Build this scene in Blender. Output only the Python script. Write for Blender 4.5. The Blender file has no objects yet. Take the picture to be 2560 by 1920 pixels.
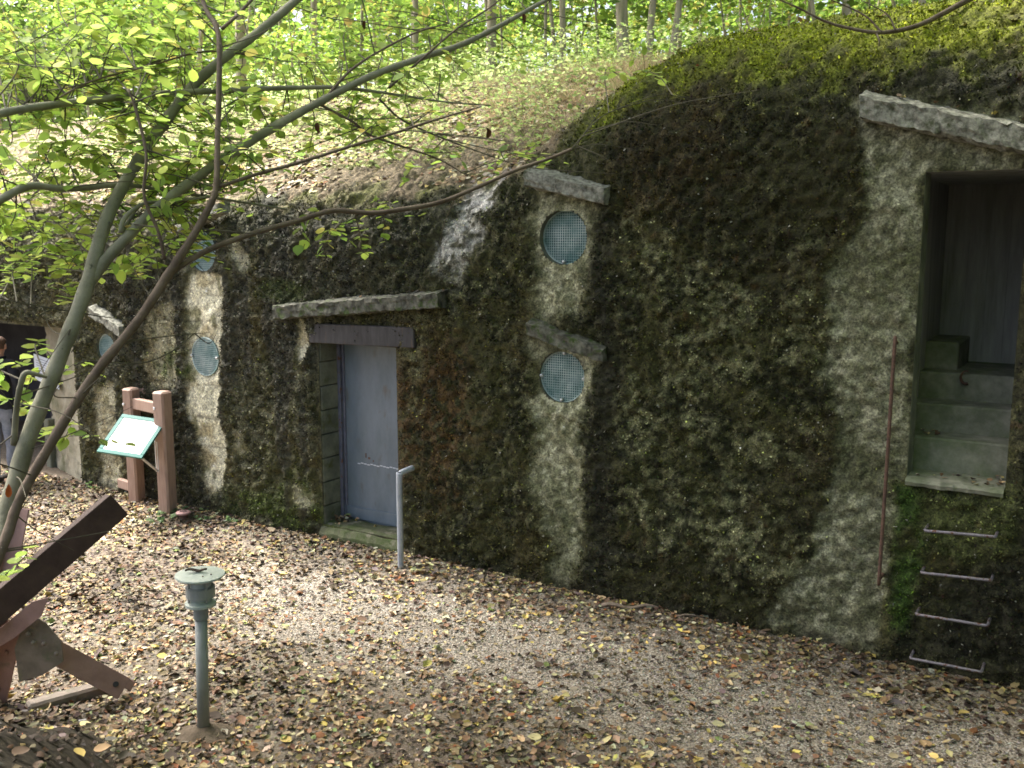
import bpy, math, random
import numpy as np
from mathutils import Vector, Matrix, Euler

random.seed(7)
rng = np.random.default_rng(11)
scene = bpy.context.scene
C = scene.collection
R = math.radians

# ------------------------------------------------------------------ camera
F = 2400.0                       # focal length in pixels of the 2560 x 1920 photograph
CAMZ = 2.8                       # the photographer stands on a bank above the path
PITCH = math.atan(360.0 / F)
cam_d = bpy.data.cameras.new('camera')
cam_d.sensor_fit = 'HORIZONTAL'; cam_d.sensor_width = 36.0
cam_d.lens = 36.0 * F / 2560.0
cam_d.clip_start = 0.05; cam_d.clip_end = 500.0
cam = bpy.data.objects.new('camera', cam_d); C.objects.link(cam)
cam.location = (0, 0, CAMZ); cam.rotation_euler = (math.pi / 2 - PITCH, 0, 0)
scene.camera = cam
scene.render.resolution_x = 1024; scene.render.resolution_y = 768

# ------------------------------------------------------------------ world, sun, exposure
SUN_AZ = R(-56)                  # from the +Y axis towards -X: behind the bunker, to the left
SUN_EL = R(56)
w = bpy.data.worlds.new('World'); scene.world = w; w.use_nodes = True
nt = w.node_tree
sky = nt.nodes.new('ShaderNodeTexSky'); sky.sky_type = 'NISHITA'; sky.sun_disc = False
sky.sun_elevation = SUN_EL; sky.sun_rotation = SUN_AZ
sky.air_density = 0.8; sky.dust_density = 8.0; sky.ozone_density = 1.0
bg = nt.nodes['Background']; bg.inputs['Strength'].default_value = 0.15
nt.links.new(sky.outputs[0], bg.inputs['Color'])
sun_d = bpy.data.lights.new('sun', 'SUN'); sun_d.energy = 5.0; sun_d.angle = R(22)
sun_d.color = (1.0, 0.965, 0.92)
sun = bpy.data.objects.new('sun', sun_d); C.objects.link(sun)
sdir = Vector((math.sin(SUN_AZ) * math.cos(SUN_EL), math.cos(SUN_AZ) * math.cos(SUN_EL), math.sin(SUN_EL)))
sun.rotation_euler = sdir.to_track_quat('Z', 'Y').to_euler()
sun.location = (-10, 6, 20)
scene.view_settings.view_transform = 'Standard'
scene.view_settings.look = 'None'
scene.view_settings.exposure = 1.72
scene.view_settings.gamma = 1.0
scene.view_settings.use_curve_mapping = False
scene.cycles.filter_width = 1.7
scene.cycles.use_denoising = True
scene.cycles.denoiser = 'OPENIMAGEDENOISE'
scene.cycles.max_bounces = 6
scene.cycles.transparent_max_bounces = 4

# ------------------------------------------------------------------ pixel <-> place helpers (modelling only)
K = 2560.0 / 2212.0              # notes were taken on a 2212 px wide view
FWD = np.array([0, math.cos(PITCH), -math.sin(PITCH)])
UP = np.array([0, math.sin(PITCH), math.cos(PITCH)])
CAMP = np.array([0, 0, CAMZ])
def ray(x, y):
    return FWD + np.array([1.0, 0, 0]) * ((x * K - 1280) / F) - UP * ((y * K - 960) / F)
def at(x, y, Y):                 # point at distance Y in front
    d = ray(x, y); return CAMP + d * (Y / d[1])
def gr(x, y, z=0.0):             # point on the level z
    d = ray(x, y); return CAMP + d * ((z - CAMZ) / d[2])
A0 = gr(170, 1050); A1 = gr(2212, 1500)
ES = (A1 - A0); ES[2] = 0; ES /= np.linalg.norm(ES)
EN = np.array([-ES[1], ES[0], 0])          # into the bunker
EZ = np.array([0, 0, 1.0])
W0 = gr(1200, 1290); W0 = A0 + ES * np.dot(W0 - A0, ES)
def wp(s, n, z):
    return W0 + ES * s + EN * n + EZ * z
def sz(x, y, n=0.0):             # photograph -> (s, z) on the wall plane (offset n)
    d = ray(x, y); o = W0 + EN * n
    t = np.dot(o - CAMP, EN) / np.dot(d, EN)
    p = CAMP + d * t
    return float(np.dot(p - W0, ES)), float(p[2])

# ------------------------------------------------------------------ noise
_T = np.random.default_rng(3).random((256, 256))
def vn(x, y, seed=0):
    x = np.asarray(x, float) + seed * 17.31; y = np.asarray(y, float) + seed * 9.77
    xi = np.floor(x).astype(int); yi = np.floor(y).astype(int)
    fx = x - xi; fy = y - yi
    fx = fx * fx * fx * (fx * (fx * 6 - 15) + 10); fy = fy * fy * fy * (fy * (fy * 6 - 15) + 10)
    a = _T[xi & 255, yi & 255]; b = _T[(xi + 1) & 255, yi & 255]
    c = _T[xi & 255, (yi + 1) & 255]; d = _T[(xi + 1) & 255, (yi + 1) & 255]
    return (a * (1 - fx) + b * fx) * (1 - fy) + (c * (1 - fx) + d * fx) * fy
def fbm(x, y, o=4, seed=0, gain=0.5):
    t = 0; a = 1; n = 0
    for i in range(o):
        t = t + a * vn(x * 2 ** i, y * 2 ** i, seed + i * 3.7); n += a; a *= gain
    return t / n
def ss(a, b, x):
    t = np.clip((np.asarray(x, float) - a) / (b - a), 0, 1); return t * t * (3 - 2 * t)
def mixc(c, col, m):
    return c * (1 - m[..., None]) + np.asarray(col) * m[..., None]

# ------------------------------------------------------------------ mesh / object helpers
OFF = {}
def off(o):
    return np.array(OFF.get(o.name, (0, 0, 0)), float)
def thing(name, label, cat, loc, group=None):
    o = bpy.data.objects.new(name, None); C.objects.link(o)
    o.empty_display_size = 0.2
    o.location = tuple(loc); OFF[o.name] = tuple(loc)
    o['label'] = label; o['category'] = cat
    if group: o['group'] = group
    return o
def tag(o, label, cat, group=None):
    o['label'] = label; o['category'] = cat
    if group: o['group'] = group
    return o
def raw_mesh(name, V, Fs, smooth=False):
    V = np.asarray(V, float)
    me = bpy.data.meshes.new(name)
    if isinstance(Fs, np.ndarray):
        m, k = Fs.shape
        me.vertices.add(len(V)); me.vertices.foreach_set('co', V.astype(np.float32).ravel())
        me.loops.add(m * k); me.loops.foreach_set('vertex_index', Fs.astype(np.int32).ravel())
        me.polygons.add(m)
        me.polygons.foreach_set('loop_start', (np.arange(m) * k).astype(np.int32))
        me.update(calc_edges=True)
    else:
        me.from_pydata([tuple(v) for v in V], [], [tuple(int(i) for i in f) for f in Fs])
    if smooth:
        me.polygons.foreach_set('use_smooth', np.ones(len(me.polygons), bool))
    me.validate()
    return me
def add_col(me, cols, name='Col'):
    a = me.attributes.new(name, 'FLOAT_COLOR', 'POINT')
    c = np.ones((len(me.vertices), 4), np.float32); c[:, :3] = cols
    a.data.foreach_set('color', c.ravel())
def add_val(me, vals, name):
    a = me.attributes.new(name, 'FLOAT', 'POINT'); a.data.foreach_set('value', np.asarray(vals, np.float32))
def mk(name, V, Fs, m, parent=None, loc=None, smooth=False, col=None, kind=None):
    V = np.asarray(V, float)
    if parent is not None: o3 = off(parent)
    else: o3 = np.array(loc if loc is not None else (0, 0, 0), float)
    me = raw_mesh(name, V - o3, Fs, smooth)
    if col is not None: add_col(me, col)
    if m is not None: me.materials.append(m)
    o = bpy.data.objects.new(name, me); C.objects.link(o)
    if parent is not None:
        o.parent = parent; OFF[o.name] = OFF.get(parent.name, (0, 0, 0))
    else:
        o.location = tuple(o3); OFF[o.name] = tuple(o3)
    if kind: o['kind'] = kind
    return o
class MB:
    def __init__(self): self.V = []; self.F = []
    def add(self, V, Fs):
        n = len(self.V); self.V += [tuple(map(float, v)) for v in V]
        self.F += [tuple(int(i) + n for i in f) for f in Fs]; return self
    def box(self, c, ax, ay, az, hx, hy, hz, bev=0.0):
        c = np.array(c, float); ax, ay, az = [np.array(a, float) for a in (ax, ay, az)]
        if bev <= 0:
            V = [c + ax * hx * i + ay * hy * j + az * hz * k for i in (-1, 1) for j in (-1, 1) for k in (-1, 1)]
            Fs = [(0, 1, 3, 2), (4, 6, 7, 5), (0, 4, 5, 1), (2, 3, 7, 6), (0, 2, 6, 4), (1, 5, 7, 3)]
            return self.add(V, Fs)
        b = bev; V = []; idx = {}
        for i in (-1, 1):
            for j in (-1, 1):
                for k in (-1, 1):
                    for a in range(3):
                        h = [hx - b, hy - b, hz - b]; h[a] += b
                        idx[(i, j, k, a)] = len(V)
                        V.append(c + ax * h[0] * i + ay * h[1] * j + az * h[2] * k)
        Fs = []
        for a in range(3):
            for sg in (-1, 1):
                q = []
                for (u, v) in ((-1, -1), (1, -1), (1, 1), (-1, 1)):
                    t = [0, 0, 0]; t[a] = sg; t[(a + 1) % 3] = u; t[(a + 2) % 3] = v
                    q.append(idx[(*t, a)])
                Fs.append(q if sg > 0 else q[::-1])
        for a in range(3):              # edges along axis a
            b1, b2 = (a + 1) % 3, (a + 2) % 3
            for u in (-1, 1):
                for v in (-1, 1):
                    t0 = [0, 0, 0]; t0[a] = -1; t0[b1] = u; t0[b2] = v
                    t1 = list(t0); t1[a] = 1
                    q = [idx[(*t0, b1)], idx[(*t1, b1)], idx[(*t1, b2)], idx[(*t0, b2)]]
                    Fs.append(q if u * v < 0 else q[::-1])
        for i in (-1, 1):
            for j in (-1, 1):
                for k in (-1, 1):
                    q = [idx[(i, j, k, 0)], idx[(i, j, k, 1)], idx[(i, j, k, 2)]]
                    Fs.append(q if i * j * k > 0 else q[::-1])
        return self.add(V, Fs)
    def tube(self, P, r, n=8, cap=True, up=None):
        V, Fs = tube(P, r, n, cap); return self.add(V, Fs)
    def build(self, name, m, parent=None, loc=None, smooth=False, kind=None):
        return mk(name, self.V, self.F, m, parent, loc, smooth, None, kind)
def tube(P, r, n=8, cap=True):
    P = np.asarray(P, float); m = len(P)
    r = np.broadcast_to(np.asarray(r, float), (m,))
    T = np.gradient(P, axis=0); T /= np.linalg.norm(T, axis=1)[:, None] + 1e-9
    u = np.cross(T[0], [0, 0, 1.0])
    if np.linalg.norm(u) < 1e-3: u = np.cross(T[0], [1.0, 0, 0])
    u /= np.linalg.norm(u); V = []
    an = np.linspace(0, 2 * math.pi, n, endpoint=False)
    for i in range(m):
        u = u - T[i] * np.dot(u, T[i]); u /= np.linalg.norm(u); v = np.cross(T[i], u)
        V += [P[i] + r[i] * (math.cos(a) * u + math.sin(a) * v) for a in an]
    Fs = [(i * n + j, i * n + (j + 1) % n, (i + 1) * n + (j + 1) % n, (i + 1) * n + j) for i in range(m - 1) for j in range(n)]
    if cap:
        Fs.append(tuple(range(n))[::-1]); Fs.append(tuple((m - 1) * n + j for j in range(n)))
    return V, Fs
def spline(P, k=8):
    P = np.asarray(P, float)
    if len(P) < 3: return np.array([P[0] + (P[-1] - P[0]) * t for t in np.linspace(0, 1, k + 1)])
    Q = np.vstack([2 * P[0] - P[1], P, 2 * P[-1] - P[-2]]); out = []
    for i in range(1, len(Q) - 2):
        for t in np.linspace(0, 1, k, endpoint=False):
            p0, p1, p2, p3 = Q[i - 1], Q[i], Q[i + 1], Q[i + 2]
            out.append(0.5 * (2 * p1 + (p2 - p0) * t + (2 * p0 - 5 * p1 + 4 * p2 - p3) * t * t + (3 * p1 - p0 - 3 * p2 + p3) * t ** 3))
    out.append(P[-1]); return np.array(out)
def lathe(prof, c, n=24, axis=EZ, u=None):
    axis = np.array(axis, float)
    u = np.array(u if u is not None else (1, 0, 0), float); v = np.cross(axis, u)
    V = []; m = len(prof)
    for (r, h) in prof:
        V += [np.array(c) + axis * h + r * (math.cos(a) * u + math.sin(a) * v) for a in np.linspace(0, 2 * math.pi, n, endpoint=False)]
    Fs = [(i * n + j, i * n + (j + 1) % n, (i + 1) * n + (j + 1) % n, (i + 1) * n + j) for i in range(m - 1) for j in range(n)]
    Fs.append(tuple(range(n))[::-1]); Fs.append(tuple((m - 1) * n + j for j in range(n)))
    return V, Fs

# ------------------------------------------------------------------ materials
def pm(name, c1, c2=None, scale=8.0, rough=0.8, bump=0.0, bscale=60.0, metal=0.0, attr=None, spec=0.3,
       detail=6.0, lo=0.35, hi=0.65, stretch=None, c3=None, s3=25.0, t3=(0.62, 0.72), fine=None, fine2=None, trans=0.0):
    m = bpy.data.materials.new(name); m.use_nodes = True
    t = m.node_tree; N = t.nodes; L = t.links
    b = N['Principled BSDF']; b.inputs['Roughness'].default_value = rough
    b.inputs['Metallic'].default_value = metal; b.inputs['Specular IOR Level'].default_value = spec
    tc = N.new('ShaderNodeTexCoord'); vec = tc.outputs['Object']
    if stretch:
        mp = N.new('ShaderNodeMapping'); mp.inputs['Scale'].default_value = stretch
        L.new(vec, mp.inputs['Vector']); vec = mp.outputs[0]
    def noise(sc, det=detail):
        n = N.new('ShaderNodeTexNoise'); n.inputs['Scale'].default_value = sc; n.inputs['Detail'].default_value = det
        n.inputs['Roughness'].default_value = 0.65; L.new(vec, n.inputs['Vector']); return n.outputs['Fac']
    def ramp(f, a, c, ca, cb):
        r = N.new('ShaderNodeValToRGB'); r.color_ramp.elements[0].position = a; r.color_ramp.elements[1].position = c
        r.color_ramp.elements[0].color = (*ca, 1); r.color_ramp.elements[1].color = (*cb, 1)
        L.new(f, r.inputs[0]); return r.outputs[0]
    def mix(kind, f, a, c):
        x = N.new('ShaderNodeMix'); x.data_type = 'RGBA'; x.blend_type = kind
        if isinstance(f, (int, float)): x.inputs[0].default_value = f
        else: L.new(f, x.inputs[0])
        for s, v in ((x.inputs[6], a), (x.inputs[7], c)):
            if isinstance(v, tuple): s.default_value = (*v, 1)
            else: L.new(v, s)
        return x.outputs[2]
    if attr:
        a = N.new('ShaderNodeAttribute'); a.attribute_name = attr; colr = a.outputs['Color']
        if fine:
            f1 = ramp(noise(fine), lo, hi, (0.35, 0.35, 0.35), (1.6, 1.6, 1.6)); colr = mix('MULTIPLY', 1.0, colr, f1)
            if fine2:
                f2 = ramp(noise(fine2, 3.0), .36, .64, (0.6, 0.6, 0.58), (1.38, 1.38, 1.3)); colr = mix('MULTIPLY', 1.0, colr, f2)
    else:
        colr = ramp(noise(scale), lo, hi, c1, c2 or c1)
    if c3: colr = mix('MIX', ramp(noise(s3), t3[0], t3[1], (0, 0, 0), (1, 1, 1)), colr, c3)
    L.new(colr, b.inputs['Base Color'])
    if bump:
        bp = N.new('ShaderNodeBump'); bp.inputs['Strength'].default_value = bump; bp.inputs['Distance'].default_value = 0.016 if fine2 else 0.01
        L.new(noise(bscale), bp.inputs['Height']); L.new(bp.outputs[0], b.inputs['Normal'])
    if trans > 0:
        tr = N.new('ShaderNodeBsdfTranslucent'); L.new(colr, tr.inputs['Color'])
        ms = N.new('ShaderNodeMixShader'); ms.inputs[0].default_value = trans
        L.new(b.outputs[0], ms.inputs[1]); L.new(tr.outputs[0], ms.inputs[2])
        L.new(ms.outputs[0], N['Material Output'].inputs['Surface'])
    return m
M = {}
M['wall'] = pm('mossy_concrete', None, attr='Col', fine=75, fine2=28, rough=0.84, bump=1.0, bscale=60, spec=0.4, lo=0.34, hi=0.68)
M['moss'] = pm('moss_tufts', None, attr='Col', rough=0.9, spec=0.25)
M['slab'] = pm('canopy_concrete', (0.075, 0.075, 0.058), (0.32, 0.32, 0.265), 26, 0.9, 0.8, 70, c3=(0.05, 0.06, 0.025), s3=9, t3=(0.58, 0.7))
M['slab_moss'] = pm('mossy_canopy_concrete', (0.03, 0.03, 0.022), (0.16, 0.16, 0.125), 14, 0.9, 0.9, 70, c3=(0.05, 0.075, 0.02), s3=12, t3=(0.52, 0.62))
M['jamb'] = pm('jamb_concrete', (0.09, 0.10, 0.075), (0.2, 0.21, 0.16), 6, 0.85, 0.3, 60, c3=(0.07, 0.08, 0.02), s3=5, t3=(0.56, 0.7))
M['chamber'] = pm('chamber_concrete', (0.27, 0.27, 0.255), (0.42, 0.415, 0.39), 4, 0.85, 0.35, 30, stretch=(3, 3, 0.35), c3=(0.20, 0.215, 0.165), s3=2.2, t3=(0.5, 0.75))
M['step'] = pm('step_concrete', (0.14, 0.15, 0.105), (0.29, 0.29, 0.225), 7, 0.85, 0.35, 40, c3=(0.10, 0.135, 0.055), s3=3, t3=(0.46, 0.7))
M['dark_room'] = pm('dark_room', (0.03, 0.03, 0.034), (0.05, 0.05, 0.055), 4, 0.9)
M['door'] = pm('blue_grey_door_paint', (0.105, 0.14, 0.17), (0.15, 0.19, 0.23), 3.0, 0.34, 0.12, 9, stretch=(2, 2, .9), c3=(0.10, 0.085, 0.07), s3=4, t3=(0.6, 0.78), spec=0.5)
M['frame'] = pm('door_frame_paint', (0.09, 0.10, 0.14), (0.14, 0.15, 0.2), 12, 0.5, 0.1, 40, c3=(0.13, 0.06, 0.03), s3=18, t3=(0.6, 0.66))
M['lintel'] = pm('lintel_steel', (0.042, 0.040, 0.040), (0.078, 0.076, 0.076), 5, 0.75, 0.25, 40, stretch=(5, 5, 0.8), c3=(0.13, 0.08, 0.045), s3=4, t3=(0.58, 0.72))
M['pipe'] = pm('grey_pipe', (0.26, 0.29, 0.33), (0.38, 0.41, 0.45), 10, 0.45, 0.1, 60, spec=0.5)
M['rust'] = pm('rusty_iron', (0.075, 0.045, 0.035), (0.15, 0.085, 0.06), 40, 0.75, 0.4, 120)
M['worn_iron'] = pm('worn_iron', (0.16, 0.15, 0.17), (0.3, 0.28, 0.31), 30, 0.5, 0.25, 100, metal=0.4, c3=(0.12, 0.06, 0.04), s3=30, t3=(0.52, 0.6))
M['grille'] = pm('grille_wire', (0.17, 0.30, 0.295), (0.56, 0.65, 0.64), 6, 0.5, spec=0.5)
M['vent_back'] = pm('vent_back', (0.02, 0.085, 0.085), (0.10, 0.235, 0.235), 7, 0.5, c3=(0.24, 0.33, 0.35), s3=5, t3=(0.56, 0.72))
M['bolt'] = pm('bolt_zinc', (0.5, 0.52, 0.52), (0.7, 0.72, 0.72), 50, 0.35, metal=0.6)
M['post_wood'] = pm('brown_recycled_post', (0.28, 0.185, 0.142), (0.37, 0.26, 0.205), 9, 0.6, 0.15, 50, stretch=(6, 6, 0.7))
M['panel'] = pm('white_panel', (0.83, 0.81, 0.78), (0.86, 0.84, 0.81), 3, 0.5, spec=0.2)  # the board's plain white holds the sky glare that hides its print
M['teal'] = pm('teal_frame', (0.004, 0.10, 0.085), (0.006, 0.13, 0.11), 5, 0.35)
M['bracket'] = pm('bracket_steel', (0.35, 0.36, 0.36), (0.5, 0.5, 0.5), 20, 0.4, metal=0.5)
M['paper'] = pm('notice_paper', (0.62, 0.69, 0.76), (0.7, 0.76, 0.82), 4, 0.5)
M['ink'] = pm('notice_ink', (0.22, 0.25, 0.32), None, 4, 0.6)
M['hedge'] = pm('red_brown_paint', (0.22, 0.135, 0.11), (0.30, 0.19, 0.16), 8, 0.65, 0.3, 90, c3=(0.11, 0.10, 0.07), s3=7, t3=(0.6, 0.75))
M['hedge_shaded'] = pm('shaded_red_brown_paint', (0.036, 0.02, 0.014), (0.06, 0.036, 0.026), 10, 0.7, 0.3, 90)  # red-brown paint darkened for the long beam's shadow side
M['gusset'] = pm('weathered_gusset', (0.13, 0.11, 0.085), (0.23, 0.19, 0.155), 7, 0.7, 0.35, 80, c3=(0.10, 0.12, 0.06), s3=6, t3=(0.52, 0.7))
M['vent_pipe'] = pm('grey_green_pvc', (0.19, 0.21, 0.195), (0.27, 0.29, 0.27), 12, 0.5, 0.05, 60, stretch=(1, 1, .5), c3=(0.17, 0.17, 0.12), s3=6, t3=(0.62, 0.75))
M['vent_cap'] = pm('pale_green_cap', (0.30, 0.35, 0.31), (0.40, 0.44, 0.39), 14, 0.55, 0.1, 60, c3=(0.2, 0.2, 0.14), s3=16, t3=(0.66, 0.74))
M['pink'] = pm('faded_red_cap', (0.42, 0.24, 0.22), (0.52, 0.33, 0.30), 18, 0.6)
M['bark'] = pm('smooth_olive_bark', (0.14, 0.14, 0.095), (0.26, 0.255, 0.185), 7, 0.75, 0.35, 60, c3=(0.045, 0.05, 0.03), s3=30, t3=(0.64, 0.72))
M['bark2'] = pm('red_brown_bark', (0.075, 0.052, 0.036), (0.16, 0.125, 0.09), 9, 0.75, 0.35, 70)
M['twig'] = pm('twig_bark', (0.05, 0.045, 0.03), (0.10, 0.09, 0.06), 12, 0.8)
M['trunk'] = pm('pale_trunk_bark', (0.30, 0.265, 0.20), (0.52, 0.47, 0.37), 6, 0.85, 0.6, 30, stretch=(4, 4, 0.7), c3=(0.12, 0.14, 0.07), s3=3, t3=(0.55, 0.7))
M['leaf'] = pm('lime_leaf', None, attr='Col', rough=0.5, spec=0.35, trans=0.68)
M['litter'] = pm('fallen_leaf', None, attr='Col', rough=0.75, spec=0.25)
M['pebble'] = pm('pebble', None, attr='Col', rough=0.8, spec=0.3)
M['grass'] = pm('dry_grass', None, attr='Col', rough=0.8, trans=0.3)
M['jacket'] = pm('dark_jacket', (0.010, 0.011, 0.016), (0.018, 0.019, 0.026), 30, 0.85, 0.3, 60)
M['jeans'] = pm('grey_jeans', (0.12, 0.14, 0.18), (0.2, 0.22, 0.27), 14, 0.9, 0.4, 60)
M['skin'] = pm('skin', (0.42, 0.23, 0.16), (0.47, 0.27, 0.19), 10, 0.55)
M['hair'] = pm('brown_hair', (0.05, 0.028, 0.018), (0.10, 0.055, 0.035), 60, 0.6, 0.5, 120)
M['shoe'] = pm('dark_shoe', (0.02, 0.018, 0.016), (0.03, 0.027, 0.024), 20, 0.6)
M['soil'] = pm('soil', None, attr='Col', fine=45, rough=0.95, bump=0.9, bscale=50, lo=0.3, hi=0.7)
M['crack'] = pm('white_scratch', (0.62, 0.66, 0.72), None, 4, 0.6)

# gravelly ground material: soil colour per vertex, small stones from Voronoi cells where the 'gravel' attribute is set
def ground_mat():
    m = bpy.data.materials.new('leafy_gravel'); m.use_nodes = True
    t = m.node_tree; N = t.nodes; L = t.links; b = N['Principled BSDF']
    b.inputs['Roughness'].default_value = 0.92; b.inputs['Specular IOR Level'].default_value = 0.25
    tc = N.new('ShaderNodeTexCoord')
    v = N.new('ShaderNodeTexVoronoi'); v.inputs['Scale'].default_value = 85
    L.new(tc.outputs['Object'], v.inputs['Vector'])
    sep = N.new('ShaderNodeSeparateColor'); L.new(v.outputs['Color'], sep.inputs[0])
    r = N.new('ShaderNodeValToRGB'); L.new(sep.outputs[0], r.inputs[0])
    e = r.color_ramp.elements; e[0].position = 0; e[0].color = (0.10, 0.085, 0.065, 1); e[1].position = 1; e[1].color = (0.48, 0.455, 0.40, 1)
    for p, c in ((0.35, (0.22, 0.19, 0.15, 1)), (0.6, (0.36, 0.32, 0.26, 1)), (0.8, (0.30, 0.255, 0.195, 1))):
        x = e.new(p); x.color = c
    a = N.new('ShaderNodeAttribute'); a.attribute_name = 'Col'
    g = N.new('ShaderNodeAttribute'); g.attribute_name = 'gravel'
    n = N.new('ShaderNodeTexNoise'); n.inputs['Scale'].default_value = 40; n.inputs['Detail'].default_value = 6
    L.new(tc.outputs['Object'], n.inputs['Vector'])
    r2 = N.new('ShaderNodeValToRGB'); L.new(n.outputs['Fac'], r2.inputs[0])
    r2.color_ramp.elements[0].position = 0.3; r2.color_ramp.elements[0].color = (0.4, 0.4, 0.4, 1)
    r2.color_ramp.elements[1].position = 0.7; r2.color_ramp.elements[1].color = (1.5, 1.5, 1.5, 1)
    mu = N.new('ShaderNodeMix'); mu.data_type = 'RGBA'; mu.blend_type = 'MULTIPLY'; mu.inputs[0].default_value = 1
    L.new(a.outputs['Color'], mu.inputs[6]); L.new(r2.outputs[0], mu.inputs[7])
    mx = N.new('ShaderNodeMix'); mx.data_type = 'RGBA'
    L.new(g.outputs['Fac'], mx.inputs[0]); L.new(mu.outputs[2], mx.inputs[6]); L.new(r.outputs[0], mx.inputs[7])
    L.new(mx.outputs[2], b.inputs['Base Color'])
    bp = N.new('ShaderNodeBump'); bp.inputs['Strength'].default_value = 0.8; bp.inputs['Distance'].default_value = 0.012
    bp.invert = True
    hm = N.new('ShaderNodeMix'); hm.data_type = 'FLOAT'; L.new(g.outputs['Fac'], hm.inputs[0])
    n2 = N.new('ShaderNodeTexNoise'); n2.inputs['Scale'].default_value = 28; n2.inputs['Detail'].default_value = 8; n2.inputs['Roughness'].default_value = .75
    L.new(tc.outputs['Object'], n2.inputs['Vector']); L.new(n2.outputs['Fac'], hm.inputs[2]); L.new(v.outputs['Distance'], hm.inputs[3])
    L.new(hm.outputs[0], bp.inputs['Height']); L.new(bp.outputs[0], b.inputs['Normal'])
    return m
M['ground'] = ground_mat()

# ================================================================== BUNKER SHELL
# profile of wall and roof along arc length a for every s: vertical wall, rounded shoulder, earth-covered top
S_LO = sz(-420, 900)[0]; S_HI = sz(2560, 900)[0]
s_t0 = sz(960, 900)[0]; s_t1 = sz(1500, 900)[0]
def prof(s, a):
    """s (ns,), a (na,) -> n, z, phi (ns, na)"""
    k = ss(s_t0, s_t1, s)[:, None]
    zv = 2.55 * (1 - k) + 3.32 * k
    Lc = 0.95 * (1 - k) + 1.55 * k
    pe = R(25) * (1 - k) + R(3) * k
    A = a[None, :]
    t = np.clip((A - zv) / Lc, 0, 1)
    phi = math.pi / 2 + (pe - math.pi / 2) * t
    lv = 2.55 + 0.95 + 3.0
    flat = ss(lv - 0.6, lv + 1.2, A) * (1 - k)
    phi = phi * (1 - flat) + R(3) * flat
    da = np.diff(a, prepend=a[0])[None, :]
    pm_ = np.concatenate([phi[:, :1], (phi[:, 1:] + phi[:, :-1]) / 2], axis=1)
    n = np.cumsum(np.cos(pm_) * da, axis=1); z = a[0] + np.cumsum(np.sin(pm_) * da, axis=1)
    return n, z, phi
tab_s = np.linspace(S_LO - 1, S_HI + 1, 120); tab_a = np.linspace(0, 11, 600)
tn, tz, _ = prof(tab_s, tab_a)
tab_n = np.linspace(0, 6.2, 160)
TZ = np.array([np.interp(tab_n, tn[i] + np.arange(600) * 1e-9, tz[i]) for i in range(len(tab_s))])
def roofz(s, n):
    s = np.clip(np.asarray(s, float), tab_s[0], tab_s[-1] - 1e-6); n = np.clip(np.asarray(n, float), 0, 6.199)
    i = (s - tab_s[0]) / (tab_s[1] - tab_s[0]); j = n / (tab_n[1] - tab_n[0])
    i0 = np.clip(i.astype(int), 0, len(tab_s) - 2); j0 = np.clip(j.astype(int), 0, len(tab_n) - 2)
    fi = i - i0; fj = j - j0
    return (TZ[i0, j0] * (1 - fi) + TZ[i0 + 1, j0] * fi) * (1 - fj) + (TZ[i0, j0 + 1] * (1 - fi) + TZ[i0 + 1, j0 + 1] * fi) * fj
def sn(X, Y):
    dx = X - W0[0]; dy = Y - W0[1]
    return dx * ES[0] + dy * ES[1], dx * EN[0] + dy * EN[1]

# ------------------------------------------------------------------ ground (one sheet: path, bank, wooded plateau)
def gz(X, Y):
    X = np.asarray(X, float); Y = np.asarray(Y, float)
    s, n = sn(X, Y)
    z = 0.05 * (fbm(X * 0.8, Y * 0.8, 3, 5) - 0.5) + 0.02 * (fbm(X * 4, Y * 4, 3, 6) - 0.5)
    # leaves and soil banked up a little along the wall foot
    z = z + 0.05 * np.exp(-((n + 0.05) / 0.25) ** 2) * (n < 0.5)
    # the bank the photographer stands on
    y1 = 4.75 + .8 * ss(-1.5, -2.3, X) + 0.25 * (fbm(X * 1.3, Y * 1.3, 3, 8) - 0.5)
    rise = 1.25 * ss(0, 1, np.clip((y1 - Y) / 2.9, 0, 1)); rise = rise * (1 + .35 * (fbm(X * 2.6, Y * 2.6, 2, 18) - .5))
    z = z + rise
    # plateau behind
    pl = roofz(s, n) - 0.14 * (1 - ss(4.2, 5.4, n)) + 0.04 * ss(5.0, 5.6, n)
    pl = pl + ss(6, 14, n) * 0.5 + ss(14, 50, n) * 2.0 + 0.25 * (fbm(X * 0.35, Y * 0.35, 3, 9) - 0.5) * ss(5.6, 9, n)
    k = ss(2.25, 2.75, n)
    # beyond the ends of the bunker the earth runs down round it
    return z * (1 - k) + pl * k
u = np.linspace(-1, 1, 330); st = np.sign(u) * (0.16 * np.abs(u) + 0.84 * np.abs(u) ** 3.2)
GX, GY = np.meshgrid(-0.6 + 75 * st, 8.2 + 75 * st, indexing='ij')
GZ = gz(GX, GY); gsn_s, gsn_n = sn(GX, GY)
nn = 330
idx = np.arange(nn * nn).reshape(nn, nn)
GF = np.stack([idx[:-1, :-1], idx[1:, :-1], idx[1:, 1:], idx[:-1, 1:]], -1).reshape(-1, 4)
gcol = np.zeros((nn, nn, 3)) + np.array([0.135, 0.11, 0.078])
gcol = mixc(gcol, (0.085, 0.06, 0.04), ss(0.4, 0.65, fbm(GX * 1.1, GY * 1.1, 4, 21)))
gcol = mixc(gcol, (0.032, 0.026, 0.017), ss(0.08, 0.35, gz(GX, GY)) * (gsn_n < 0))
gcol = mixc(gcol, (0.22, 0.155, 0.115), ss(2, 3, gsn_n) * 1.0)
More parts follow.
